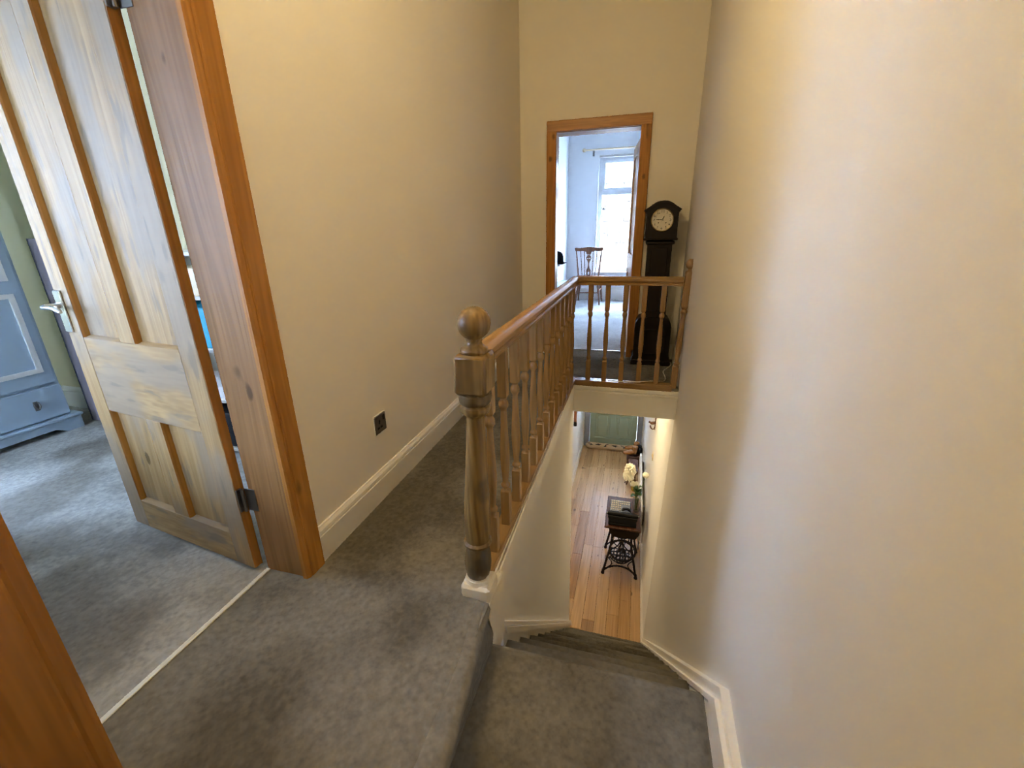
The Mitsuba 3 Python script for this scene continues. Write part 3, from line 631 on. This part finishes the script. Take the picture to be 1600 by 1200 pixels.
# ------------------------------------------------------------------ far room furniture
ch = tag('spindle_chair', 'dark wooden chair with a pierced splat by the far window', 'chair')
CX, CY, SZ = -0.79, 7.58, 0.44
crest = sg.Polygon([(-.225, .895), (-.20, .880), (-.10, .886), (-.045, .870), (-.035, .840), (.035, .840), (.045, .870), (.10, .886), (.20, .880), (.225, .895), (.235, .925), (.215, .938), (.15, .928), (.08, .938), (0, .950), (-.08, .938), (-.15, .928), (-.215, .938), (-.235, .925)])
CHW = mat('chair_wood', proc(wood_fn('z', (0.085, 0.032, 0.016), (0.17, 0.072, 0.036), knots=False)), 0.3)
obj('crest_rail', mv(prism(crest, 'y', -.011, .011), CX, CY - .02, 0), CHW, ch)
for a, b in ((-.205, -.165), (.205, .165)):
    obj('back_post', tube(spline([(CX + b, CY + .03, SZ + .01), (CX + (a + b) / 2, CY + .01, .66), (CX + a, CY - .02, .89)], 12), [.012, .013, .014, .015, .014, .013, .012, .012, .011, .011, .010, .010], 10), CHW, ch, smooth=50)
for a, b in ((-.135, -.105), (-.072, -.058), (.072, .058), (.135, .105)):
    obj('spindle', tube([(CX + b, CY + .03, SZ + .01), (CX + (a + b) / 2, CY + .01, .66), (CX + a, CY - .02, .885)], .0052, 8), CHW, ch, smooth=50)
sp = sg.Polygon([(-.030, .85), (-.018, .82), (-.038, .79), (-.040, .76), (-.022, .73), (-.010, .70), (-.010, .64), (-.020, .61), (-.036, .575), (-.034, .50), (-.028, .445), (.028, .445), (.034, .50), (.036, .575), (.020, .61), (.010, .64), (.010, .70), (.022, .73), (.040, .76), (.038, .79), (.018, .82), (.030, .85)])
sp = sp.difference(sg.Point(-.018, .768).buffer(.011)).difference(sg.Point(.018, .768).buffer(.011)).difference(sg.box(-.013, .50, .013, .55)).difference(sg.Point(0, .825).buffer(.009)).difference(sg.box(-.006, .66, .0, .70).buffer(.0001) if False else sg.Point(0, .57).buffer(.006))
obj('splat', rot(mv(prism(sp, 'y', -.005, .005), CX, CY + .03, 0), 6.2, (1, 0, 0), (CX, CY + .03, SZ)), CHW, ch)
seat = sg.Polygon([(-.19, 0), (.19, 0), (.225, .20), (.215, .40), (.15, .43), (-.15, .43), (-.215, .40), (-.225, .20)]).buffer(.02)
obj('seat', prism([(CX + a, CY + b) for a, b in seat.exterior.coords], 'z', SZ - .028, SZ + .008), CHW, ch)
for a, b, c, d in ((-.15, .04, -.205, -.03), (.15, .04, .205, -.03), (-.17, .36, -.21, .43), (.17, .36, .21, .43)):
    obj('leg', tube([(CX + a, CY + b, SZ - .02), (CX + a * .6 + c * .4, CY + b * .6 + d * .4, .27), (CX + a * .3 + c * .7, CY + b * .3 + d * .7, .14), (CX + c, CY + d, .001)], [.014, .019, .015, .012], 10), CHW, ch, smooth=50)
obj('stretcher', tube([(CX - .185, CY + .01, .20), (CX, CY + .01, .20), (CX + .185, CY + .01, .20)], [.008, .012, .008], 8), CHW, ch, smooth=50)
for s in (-1, 1):
    obj('stretcher', tube([(CX + s * .18, CY + .0, .24), (CX + s * .195, CY + .2, .24), (CX + s * .195, CY + .40, .24)], [.008, .012, .008], 8), CHW, ch, smooth=50)
pole = tag('curtain_pole', 'slim cream curtain pole with a round finial above the far window', 'curtain pole')
PY = 8.10
obj('rod', tube([(-.97, PY, 2.455), (.85, PY, 2.455)], .013, 12), CREAMP, pole, smooth=50)
obj('finial', cat(ball(.030, (-.985, PY, 2.455)), mv(rot(lathe([(0, 0), (.02, 0), (.02, .012), (0, .012)], 16), 90, (0, 1, 0)), -.965, PY, 2.455)), CREAMP, pole, smooth=50)
for xx in (-.835, .75):
    obj('bracket', cat(box(xx - .008, xx + .008, PY - .01, 8.20, 2.42, 2.437, .003), box(xx - .014, xx + .014, 8.19, 8.20, 2.37, 2.48, .003)), STEEL, pole)
sh = tag('wall_shelf', 'narrow white shelf on the left wall of the far room', 'shelf')
obj('board', box(-1.25, -1.02, 5.75, 6.62, .735, .757, .004), GLOSSW, sh)
for yy in (5.9, 6.48):
    obj('bracket', prism([(-1.25, .735), (-1.12, .735), (-1.25, .61)], 'y', yy, yy + .02), GLOSSW, sh)
ht = tag('bowler_hat', 'black felt hat resting on the white shelf of the far room', 'hat')
HP = (-1.112, 6.42, .758)
obj('crown', mv(lathe([(0, 0), (.085, 0), (.086, .03), (.082, .09), (.070, .135), (.045, .163), (0, .172)], 24), *HP), FELT, ht, smooth=40)
bm_ = lathe([(0.08, 0.001), (.128, .012), (.132, .018), (.126, .017), (.08, .006)], 28)
obj('brim', mv(bm_, *HP), FELT, ht, smooth=40)
bd = tag('blanket_box', 'low chest under a pale green cloth by the left wall of the far room', 'chest')
obj('chest', box(-1.23, -1.00, 6.45, 7.40, .01, .40, .008), GLOSSW, bd)
obj('cloth', box(-1.235, -0.985, 6.44, 7.41, .36, .425, .02), PALEG, bd, smooth=40)
orn = tag('hanging_ornament', 'small dark ornament hanging at the left edge of the far window', 'ornament')
obj('ring', tube(ring((-.640, 8.285, 1.575), .035, 'y', 20), .006, 8, True), STEEL, orn, smooth=50)
obj('drop', ball(.020, (-.640, 8.285, 1.560), 2), STEEL, orn, smooth=50)
obj('cord', tube([(-.640, 8.292, 1.61), (-.640, 8.296, 1.772)], .002, 6), STEEL, orn)

# ------------------------------------------------------------------ bedroom furniture
wd = tag('wardrobe', 'blue grey painted wardrobe with white edged door panels and a drawer below', 'wardrobe')
WXF, WYR, WYL = -3.62, 1.83, 0.92
obj('body', box(WXF - .50, WXF - .022, WYL, WYR - .012, .10, 1.98, .004), BLUEP, wd)
def plinth_front():
    p = sg.Polygon([(WYL - .02, 0), (WYR + .015, 0), (WYR + .015, .085), (WYL - .02, .085)])
    cut = sg.Polygon([(WYL + .09, -.01), (WYR - .07, -.01), (WYR - .10, .015), (WYR - .14, .035), (WYL + .17, .035), (WYL + .12, .015)])
    return p.difference(cut)
obj('plinth', cat(prism(plinth_front(), 'x', WXF, WXF + .022), box(WXF - .50, WXF, WYR - .005, WYR + .013, 0, .085), box(WXF - .50, WXF, WYL - .02, WYL, 0, .085), box(WXF - .51, WXF + .036, WYL - .035, WYR + .028, .083, .104, .007)), BLUEP, wd)
obj('cornice', box(WXF - .52, WXF + .04, WYL - .04, WYR + .03, 1.98, 2.04, .012), BLUEP, wd)
for y0, y1 in ((WYL + .035, 1.373), (1.377, WYR - .035)):
    dw = obj('door', box(WXF - .022, WXF, y0, y1, .335, 1.94, .003), BLUEP, wd)
    for z0, z1 in ((.415, .910), (.985, 1.86)):
        a0, a1 = y0 + .045, y1 - .045
        fr = sg.box(a0, z0, a1, z1).difference(sg.box(a0 + .028, z0 + .028, a1 - .028, z1 - .028))
        obj('moulding', prism(fr, 'x', WXF - .002, WXF + .010), WHITEP, dw, label='white moulding frame')
dr_ = obj('drawer', box(WXF - .022, WXF + .002, WYL + .035, WYR - .02, .112, .318, .004), BLUEP, wd)
for yy in (1.655, 1.10):
    obj('knob', cat(box(WXF, WXF + .005, yy - .012, yy + .012, .185, .245, .002), tube(spline([(WXF + .008, yy - .008, .236), (WXF + .016, yy - .012, .215), (WXF + .020, yy, .196), (WXF + .016, yy + .012, .215), (WXF + .008, yy + .008, .236)], 14), .0045, 8), ball(.008, (WXF + .016, yy, .194), 2)), STEEL, dr_, smooth=40, label='dark drop handle')
cd = tag('added_chest_of_drawers', 'blue grey chest of drawers inside the left bedroom, added unseen behind the near door frame to shade the carpet', 'chest of drawers')  # added out of sight so its shadow falls on the doorway carpet
obj('body', box(-2.88, -2.52, -.60, .78, .05, .74, .005), BLUEP, cd)
obj('top', box(-2.90, -2.50, -.62, .80, .74, .765, .006), WHITEP, cd)
for zz in (.08, .30, .52):
    obj('drawer', box(-2.83, -2.57, .778, .792, zz, zz + .20, .004), BLUEP, cd)
for xx in (-2.86, -2.61):
    for yy in (-.55, .70):
        obj('foot', box(xx, xx + .05, yy, yy + .05, .001, .05, .003), BLUEP, cd)
be = tag('added_bed', 'pale bed in the left bedroom, added unseen behind the near door frame to shade the carpet', 'added_bed')  # added out of sight to keep window light off the near carpet
obj('base', box(-2.38, -1.46, -2.30, .28, .10, .34, .02), WHITEP, be)
obj('mattress', box(-2.40, -1.44, -2.28, .30, .34, .56, .05), WHITEP, be, smooth=40)
obj('quilt', box(-2.43, -1.41, -1.70, .32, .30, .62, .06), mat('quilt_blue', (0.30, 0.36, 0.42), None), be, smooth=40)
for xx in (-2.34, -1.56):
    for yy in (-2.26, .20):
        obj('foot', box(xx, xx + .06, yy, yy + .06, .001, .10, .004), WHITEP, be)
lm = tag('leaning_board', 'dark framed flat board leaning on the bedroom wall between wardrobe and pine door', 'board')
obj('edge', box(-3.655, -3.640, 1.925, 1.965, .002, 1.222, .002), SLATEP, lm, label='dark blue edge')
obj('board', box(-3.641, -2.90, 1.926, 1.965, .002, 1.221, .003), SLATEF, lm)

# shelf unit behind the door, glimpsed through the hinge gap
su = tag('shelf_unit', 'pale shelf unit behind the pine door, glimpsed through its hinge gap', 'shelf unit')
UX0, UX1, UY0, UY1 = -2.62, -2.02, 1.74, 2.07
for a0, a1 in ((UX0, UX0 + .02), (UX1 - .02, UX1)):
    obj('side', box(a0, a1, UY0, UY1, .002, 1.14, .002), mat('unit_paint', (0.62, 0.60, 0.54), 0.45) if 'unit_paint' not in scene else 'unit_paint', su)
for zz in (.03, .33, .62, .90, 1.12):
    obj('shelf', box(UX0 + .02, UX1 - .02, UY0, UY1, zz, zz + .02, .002), 'unit_paint', su)
obj('back', box(UX0 + .02, UX1 - .02, UY1 - .012, UY1, .05, 1.12), 'unit_paint', su)
tag(obj('storage_box', box(-2.56, -2.12, 1.755, 2.0, .350, .42, .004), mat('white_card', (0.85, 0.82, 0.85), 0.6)), 'flat white box on the shelf seen through the hinge gap', 'box')
tag(obj('storage_box', box(-2.56, -2.12, 1.755, 2.0, .0505, .26, .004), BLACK), 'black box on the lowest shelf seen through the hinge gap', 'box')
tag(obj('storage_box', box(-2.54, -2.14, 1.755, 2.0, .6405, .86, .006), TEAL), 'teal box on the shelf seen through the hinge gap', 'box')
tag(obj('storage_box', box(-2.54, -2.14, 1.755, 2.0, .9205, 1.06, .006), CREAMP), 'cream box on the top shelf seen through the hinge gap', 'box')

# ------------------------------------------------------------------ lower hall
tbl = tag('treadle_table', 'mahogany topped table on a black cast iron treadle stand in the hall', 'table')
TX0, TX1, TY0, TY1, TZ = -.158, .250, 4.335, 4.975, -2.035
obj('top', box(TX0, TX1, TY0, TY1, TZ - .028, TZ, .006), REDWOOD, tbl)
obj('apron', hull(box(TX0 + .055, TX1 - .012, TY0 + .03, TY1 - .04, TZ - .085, TZ - .027, .004), box(TX0 + .10, TX1 - .05, TY0 + .05, TY1 - .06, TZ - .17, TZ - .08, .004)), BLACKWOOD, tbl)
LX = (-.150, .240)
for yy, nm in ((4.435, 'n'), (4.905, 'f')):
    xa, xb = LX
    xm = (xa + xb) / 2
    P = lambda x, z: (x, yy, z)
    t = [tube(spline([P(xa + .055, TZ - .03), P(xa + .085, TZ - .20), P(xa + .055, TZ - .45), P(xa + .02, TZ - .64), P(xa, TZ - .745)], 18), .013, 8),
         tube(spline([P(xb - .055, TZ - .03), P(xb - .085, TZ - .20), P(xb - .055, TZ - .45), P(xb - .02, TZ - .64), P(xb, TZ - .745)], 18), .013, 8),
         tube(spline([P(xa, TZ - .735), P(xa + .06, TZ - .665), P(xm, TZ - .62), P(xb - .06, TZ - .665), P(xb, TZ - .735)], 18), .011, 8),
         tube(spline([P(xa + .07, TZ - .50), P(xm, TZ - .58), P(xb - .07, TZ - .50)], 12), .007, 8),
         tube(spline([P(xa + .08, TZ - .15), P(xm - .02, TZ - .26), P(xa + .07, TZ - .40)], 12), .007, 8),
         tube(spline([P(xb - .08, TZ - .15), P(xm + .02, TZ - .26), P(xb - .07, TZ - .40)], 12), .007, 8),
         tube(spline([P(xa + .05, TZ - .52), P(xa + .10, TZ - .60), P(xa + .055, TZ - .66)], 10), .006, 8),
         tube(spline([P(xb - .05, TZ - .52), P(xb - .10, TZ - .60), P(xb - .055, TZ - .66)], 10), .006, 8),
         tube(ring((xm, yy, TZ - .52), .05, 'y', 20), .007, 8, True),
         box(xa + .03, xb - .03, yy - .012, yy + .012, TZ - .05, TZ - .028)]
    for xx in LX:
        t.append(mv(lathe([(0, 0), (.020, 0), (.022, .012), (.014, .03), (.012, .06), (0, .06)], 12), xx, yy, HALL + .001))
    obj('leg_frame', cat(*t), IRON, tbl, smooth=40)
wc = (.062, 4.405, TZ - .365)
spokes = [tube([wc, (wc[0] + .145 * math.cos(a), wc[1], wc[2] + .145 * math.sin(a))], .005, 6) for a in np.arange(6) * math.pi / 3 + .3]
obj('flywheel', cat(tube(ring(wc, .148, 'y', 36), .0125, 8, True), tube(ring(wc, .032, 'y', 18), .008, 8, True), *spokes), IRON, tbl, smooth=40)
tp = [tube([(-.07 + i * .036, 4.56, HALL + .14), (-.07 + i * .036, 4.80, HALL + .10)], .006, 6) for i in range(7)] + [tube([(-.09, 4.56 + j * .08, HALL + .14 - j * .0133), (.17, 4.56 + j * .08, HALL + .14 - j * .0133)], .006, 6) for j in range(4)]
obj('treadle', cat(*tp, tube([(-.11, 4.68, HALL + .10), (.20, 4.68, HALL + .10)], .008, 8)), IRON, tbl, smooth=40)
obj('brace', cat(tube(spline([(-.02, 4.44, TZ - .55), (.048, 4.67, TZ - .38), (-.02, 4.90, TZ - .55)], 16), .008, 8), tube(spline([(.12, 4.44, TZ - .55), (.048, 4.67, TZ - .38), (.12, 4.90, TZ - .55)], 16), .008, 8), tube([(.048, 4.435, TZ - .58), (.048, 4.905, TZ - .58)], .007, 8)), IRON, tbl, smooth=40)

tw = tag('typewriter', 'old black typewriter with pale rimmed keys on the treadle table', 'typewriter')
X0, X1, Y0, Y1 = -.120, .128, 4.366, 4.840
XB = .196
obj('base', box(X0, X1, Y0, Y1, TZ + .006, TZ + .030, .006), BLACK, tw)
for xx in (X0 + .02, X1 - .02):
    for yy in (Y0 + .02, Y1 - .02):
        obj('foot', mv(lathe([(0, 0), (.010, 0), (.010, .007), (0, .007)], 12), xx, yy, TZ + .0005), BLACK, tw)
obj('body', hull(box(X0 + .004, XB, Y0 + .006, Y0 + .165, TZ + .006, TZ + .05), box(X0 + .016, XB - .016, Y0 + .02, Y0 + .14, TZ + .05, TZ + .105)), BLACK, tw)
obj('carriage', tube([(X0 - .012, Y0 + .060, TZ + .122), (XB + .012, Y0 + .060, TZ + .122)], .024, 16), BLACK, tw, smooth=40)
obj('carriage_rail', box(X0 - .006, XB + .006, Y0 + .012, Y0 + .030, TZ + .085, TZ + .118, .004), BLACK, tw)
for xa, xb in ((X0 - .028, X0 - .012), (XB + .012, XB + .026)):
    obj('carriage_knob', tube([(xa, Y0 + .060, TZ + .122), (xb, Y0 + .060, TZ + .122)], .015, 12), STEEL, tw, smooth=40)
a_ = np.linspace(0, math.pi, 13)
arc = [(.052 * math.cos(t), .040 * math.sin(t)) for t in a_] + [(.036 * math.cos(t), .026 * math.sin(t)) for t in a_[::-1]]
obj('type_basket', mv(prism(arc, 'y', 0, .030), .075, Y0 + .185, TZ + .080), BLACK, tw, label='black arched type basket')
obj('type_bars', cat(*[tube([(.075 + .012 * (i - 3), Y0 + .165, TZ + .105), (.075 + .015 * (i - 3), Y0 + .30, TZ + .085)], .0025, 5) for i in range(7)]), STEEL, tw)
obj('deck', hull(box(X0 + .006, X1 - .006, Y0 + .17, Y0 + .18, TZ + .028, TZ + .085), box(X0 + .006, X1 - .006, Y1 - .015, Y1 - .005, TZ + .028, TZ + .040)), mat('deck_grey', (0.16, 0.17, 0.20), 0.5), tw, label='grey keyboard deck')
mat('key_rim', (0.60, 0.52, 0.38), 0.4)
kr = mikit.ply(lathe([(0, 0), (.003, 0), (.003, .010), (.0082, .011), (.0090, .014), (.0078, .016), (0, .0165)], 12), 'key_rim', smooth=40)
for r in range(5):
    for c in range(9):
        if r < 3 and c >= 5:
            continue
        same('key', kr, tw, T().translate([X0 + .024 + c * .025, Y0 + .200 + r * .055, TZ + .0785 - r * .0085]))
VX, VY = .188, 4.70
vs = tag('flower_vase', 'clear glass vase with cream flowers and dark leaves on the treadle table', 'vase')
obj('glass', mv(lathe([(0, 0.001), (.034, 0.001), (.036, .004), (.042, .12), (.047, .205), (.044, .205), (.039, .12), (.033, .010), (0, .010)], 28), VX, VY, TZ), 'glass_clear', vs, smooth=40)
def petal_flower(c, R, seed, stretch=1.0):
    r = np.random.default_rng(seed)
    ms = []
    for i in range(46):
        u = (i + .5) / 46
        th, phi = math.acos(1 - 1.75 * u), i * 2.39996
        d = np.array([math.sin(th) * math.cos(phi), math.sin(th) * math.sin(phi), math.cos(th) * stretch])
        p = trimesh.creation.icosphere(subdivisions=1, radius=1.0)
        p.vertices = p.vertices * np.array([.16, .30, .42]) * R * r.uniform(.85, 1.2)
        zc = d / np.linalg.norm(d); xc = np.cross(zc, [.3, .2, 1.0]); xc /= np.linalg.norm(xc); yc = np.cross(zc, xc)
        M = np.eye(4); M[:3, 0], M[:3, 1], M[:3, 2] = xc, yc, zc
        M[:3, 3] = np.array(c) + d * R * .72
        ms.append(tf(p, M))
    return cat(*ms)
heads = [((.085, 4.60, -1.42), .062, 1.5), ((.072, 4.59, -1.50), .058, .8), ((.055, 4.585, -1.475), .045, .9), ((.128, 4.61, -1.600), .032, 1.0), ((.170, 4.62, -1.595), .024, 1.0), ((.262, 4.62, -1.470), .036, .8)]
for i, (c, R, s_) in enumerate(heads):
    obj('flower', petal_flower(c, R, i, s_), CREAMF, vs, smooth=60, label='cream many petalled flower head')
    obj('stem', tube(spline([(VX + (i - 2.5) * .004, VY + (i % 2) * .006, TZ + .02), (VX + (i - 2.5) * .008, VY, TZ + .20), ((VX + c[0]) / 2 + .01, (VY + c[1]) / 2, (TZ + .2 + c[2]) / 2), (c[0], c[1], c[2] - R * .4)], 16), .0035, 6), STEM, vs, smooth=40)
def leaf(p, d, L, w):
    d = np.array(d, float); d /= np.linalg.norm(d)
    s_ = np.cross(d, [0, 0, 1.0]); s_ /= np.linalg.norm(s_); n_ = np.cross(s_, d)
    V, Fc = [], []
    N = 9
    for i in range(N):
        t = i / (N - 1)
        ww = w * math.sin(math.pi * min(1, t * .96 + .02)) ** .8
        c = np.array(p) + d * L * t + n_ * (.18 * L * math.sin(math.pi * t * .8)) - np.array([0, 0, .2 * L * t * t])
        for k in (-1, -.5, 0, .5, 1):
            V.append(c + s_ * ww * k + n_ * ww * .25 * abs(k))
    for i in range(N - 1):
        for k in range(4):
            a = i * 5 + k
            Fc += [[a, a + 1, a + 6], [a, a + 6, a + 5]]
    m = trimesh.Trimesh(np.array(V), np.array(Fc), process=False)
    m2 = m.copy(); m2.vertices = m2.vertices - n_ * .0015; m2.invert()
    return cat(m, m2)
for i, (d, L, w, z) in enumerate([((-.7, -.6, .35), .11, .034, .215), ((.35, -.8, .5), .12, .040, .24), ((.5, .5, .6), .11, .036, .23), ((-.3, .7, .5), .11, .034, .24), ((.1, -.7, .9), .12, .036, .27), ((-.5, .1, .8), .10, .034, .29), ((.45, -.2, .8), .11, .038, .29)]):
    obj('leaf', leaf((VX, VY, TZ + z), d, L, w), LEAF, vs, smooth=60)
# radiator
rd = tag('radiator', 'slim white panel radiator low on the right hall wall', 'radiator')
obj('panel', box(.250, .284, 4.95, 6.56, HALL + .14, HALL + .60, .006), mat('radiator_white', (0.86, 0.86, 0.85), 0.3), rd)
for i in range(24):
    yy = 5.0 + i * .065
    obj('rib', box(.247, .251, yy, yy + .034, HALL + .18, HALL + .57, .001), 'radiator_white', rd)
for yy in (5.15, 6.35):
    obj('bracket', box(.284, .315, yy, yy + .03, HALL + .25, HALL + .55), STEEL, rd)
obj('pipe', tube([(.268, 4.975, HALL + .001), (.268, 4.975, HALL + .16)], .008, 10), STEEL, rd, smooth=40)
# switch, hook, stick
sw = tag('light_switch', 'cream light switch on the right hall wall', 'switch')
obj('plate', box(.335, .350, 4.97, 5.06, -1.46, -1.37, .004), CREAMP, sw)
obj('rocker', box(.329, .336, 5.005, 5.025, -1.430, -1.400, .002), CREAMP, sw)
hk = tag('coat_hook', 'brown metal coat hook high on the right hall wall', 'coat hook')
HKM = mat('hook_brown', (0.10, 0.045, 0.025), 0.4)
obj('backplate', box(.345, .358, 5.225, 5.265, -1.17, -1.00, .003), HKM, hk)
obj('upper_arm', tube(spline([(.348, 5.245, -1.075), (.308, 5.245, -1.085), (.275, 5.245, -1.065)], 10), [.016, .018, .019, .019, .018, .016, .014, .012, .014, .012], 10), HKM, hk, smooth=40)
obj('lower_hook', tube(spline([(.348, 5.245, -1.13), (.323, 5.245, -1.165), (.303, 5.245, -1.150), (.295, 5.245, -1.120)], 12), [.008] * 11 + [.011], 8), HKM, hk, smooth=40)
ws = tag('walking_stick', 'brown wooden stick with a black end hanging on the left hall wall', 'stick')
obj('shaft', tube([(-.755, 6.14, -1.585), (-.755, 6.14, -.95)], .020, 12), mat('stick_brown', (0.27, 0.10, 0.04), 0.4), ws, smooth=40)
obj('ferrule', tube([(-.753, 6.13, -1.632), (-.755, 6.14, -1.565)], [.026, .023], 12), BLACK, ws, smooth=40)
obj('strap', tube(spline([(-.755, 6.14, -1.60), (-.785, 6.45, -1.61), (-.790, 6.80, -1.600)], 10), .008, 8), BLACK, ws, smooth=40)
# draught excluder
de = tag('draught_excluder', 'long linen draught excluder printed with dark birds at the front door', 'draught excluder')
DX0, DX1, DYc, DR = -.735, .10, 7.715, .062
def sausage():
    xs = np.linspace(DX0, DX1, 40)
    rr = DR * np.minimum(1, np.sqrt(np.clip(np.minimum(xs - DX0, DX1 - xs) / .05, .02, 1)))
    m = tube([(x_, DYc, HALL + DR) for x_ in xs], rr, 20)
    v = m.vertices.copy(); v[:, 2] = np.maximum(v[:, 2], HALL + .004); m.vertices = v
    return m
obj('body', sausage(), FABRIC, de, smooth=50)
bird = sg.Polygon([(-.050, .018), (-.030, .012), (-.005, .016), (.018, .004), (.050, -.010), (.024, -.014), (.012, -.030), (.008, -.016), (-.012, -.010), (-.030, .002)])
for i in range(5):
    bx = DX0 + .09 + i * .155
    ms = prism(bird, 'y', 0, .002)
    ms.vertices = ms.vertices * np.array([1.25, 1, 1.15])
    ms = rot(ms, [8, -18, 25, -14, 10][i], (0, 1, 0))
    if i == 2: ms = tf(ms, np.diag([-1, 1, 1, 1])); ms.invert()
    v = ms.vertices.copy()
    ang = v[:, 2] / DR + math.radians(52)
    rad = DR + .0016 - v[:, 1]
    ms.vertices = np.stack([bx + v[:, 0], DYc - rad * np.cos(ang), HALL + DR + rad * np.sin(ang)], 1)
    obj('bird_print', ms, DARKF, de)
# basket with boots, stool
bk = tag('wicker_basket', 'dark brown wicker basket by the front door holding leather boots', 'basket')
bxc, byc = .172, 7.24
for i in range(9):
    z0 = HALL + .004 + i * .026
    rr = .098 + .0022 * i
    a = np.arange(28) * 2 * math.pi / 28
    pts = np.stack([bxc + rr * np.cos(a), byc + 1.25 * rr * np.sin(a), z0 + .012 + .003 * np.cos(7 * a + i * math.pi)], 1)
    obj('weave_band', tube(pts, .0135, 8, True), WICKER, bk, smooth=50)
obj('bottom', prism(sg.Point(bxc, byc).buffer(.1), 'z', HALL + .002, HALL + .02), WICKER, bk)
def boot(c, yaw, m):
    k = tag(num('leather_boot'), {0: 'tan leather boot lying across the wicker basket', 1: 'second tan boot standing in the wicker basket'}[m], 'boot', 'boots in the basket')
    foot = hull(ball(.042, (-.10, 0, .0), 2, (1.1, 1, .7)), ball(.046, (-.02, 0, .012), 2), ball(.044, (.05, 0, .02), 2))
    leg = hull(ball(.046, (.05, 0, .02), 2), ball(.050, (.06, 0, .11), 2, (1, 1, .6)))
    for nm, mm in (('foot', foot), ('shaft', leg)):
        mm = rot(mm.subdivide(), yaw, (0, 0, 1)); obj(nm, mv(mm, *c), TAN, k, smooth=60)
boot((.125, 7.17, HALL + .272), 8, 0)
boot((.150, 7.335, HALL + .275), -4, 1)
jar = tag('black_jug', 'black jug standing in the basket behind the boots', 'jug')
obj('body', mv(lathe([(0, 0), (.035, 0), (.052, .04), (.050, .10), (.034, .13), (.038, .15), (.030, .15), (0, .14)], 20), .262, 7.245, HALL + .235), BLACK, jar, smooth=40)
obj('handle', tube(spline([(.262, 7.20, HALL + .365), (.262, 7.17, HALL + .345), (.262, 7.185, HALL + .29)], 10), .007, 8), BLACK, jar, smooth=40)
sto = tag('scroll_stool', 'small dark wooden stool with scrolled feet in front of the basket', 'stool')
obj('seat', box(.080, .243, 6.50, 6.95, HALL + .24, HALL + .275, .012), BROWNWOOD, sto)
def scroll(x_, y_, sx):
    a = np.linspace(0, 1.6 * math.pi, 18)
    R_ = .030 * (1 - a / a[-1] * .65)
    cx_, cz_ = x_ - sx * .012, HALL + .042
    sp_ = [(cx_ + sx * R_[i] * math.sin(a[i]) * 1.0, y_, cz_ - R_[i] * math.cos(a[i])) for i in range(len(a))]
    return tube(spline([(x_ + sx * .035, y_, HALL + .25), (x_ + sx * .04, y_, HALL + .16), (x_ + sx * .02, y_, HALL + .06)] + [(cx_ + sx * .01, y_, HALL + .011)], 12), .011, 8), tube(sp_[1:], .009, 8)
for y_ in (6.53, 6.90):
    for x_, sx in ((.072, 1), (.238, -1)):
        obj('leg', cat(*scroll(x_, y_, sx)), BROWNWOOD, sto, smooth=40)
tag(obj('yellow_pot', mv(lathe([(0, 0.001), (.035, 0.001), (.042, .03), (.046, .08), (.044, .09), (.040, .08), (.034, .012), (0, .012)], 20), .190, 6.40, HALL), YELLOW, smooth=40), 'small mustard yellow pot on the floor beside the stool', 'pot')

# ------------------------------------------------------------------ lamps (out of view)
lp = tag('ceiling_lamp', 'warm glowing globe lamp hanging over the landing, above the picture', 'lamp')
gk = obj('globe', ball(.11, (-0.88, 0.95, 2.86), 3), CEIL, lp, smooth=50)
scene[gk]['emitter'] = {'type': 'area', 'radiance': {'type': 'rgb', 'value': [c * 6 for c in LAMP_LANDING]}}
obj('rod', tube([(-0.88, 0.95, 2.95), (-0.88, 0.95, 3.15)], .008, 8), BRASS, lp)
lp = tag('hall_lamp', 'warm glowing globe lamp under the hall ceiling, hidden by the landing', 'lamp')
gk = obj('globe', ball(.09, (-0.25, 4.55, -.42), 3), CEIL, lp, smooth=50)
scene[gk]['emitter'] = {'type': 'area', 'radiance': {'type': 'rgb', 'value': [c * 6 for c in LAMP_HALL]}}
obj('rod', tube([(-0.25, 4.55, -.345), (-0.25, 4.55, -.265)], .008, 8), BRASS, lp)
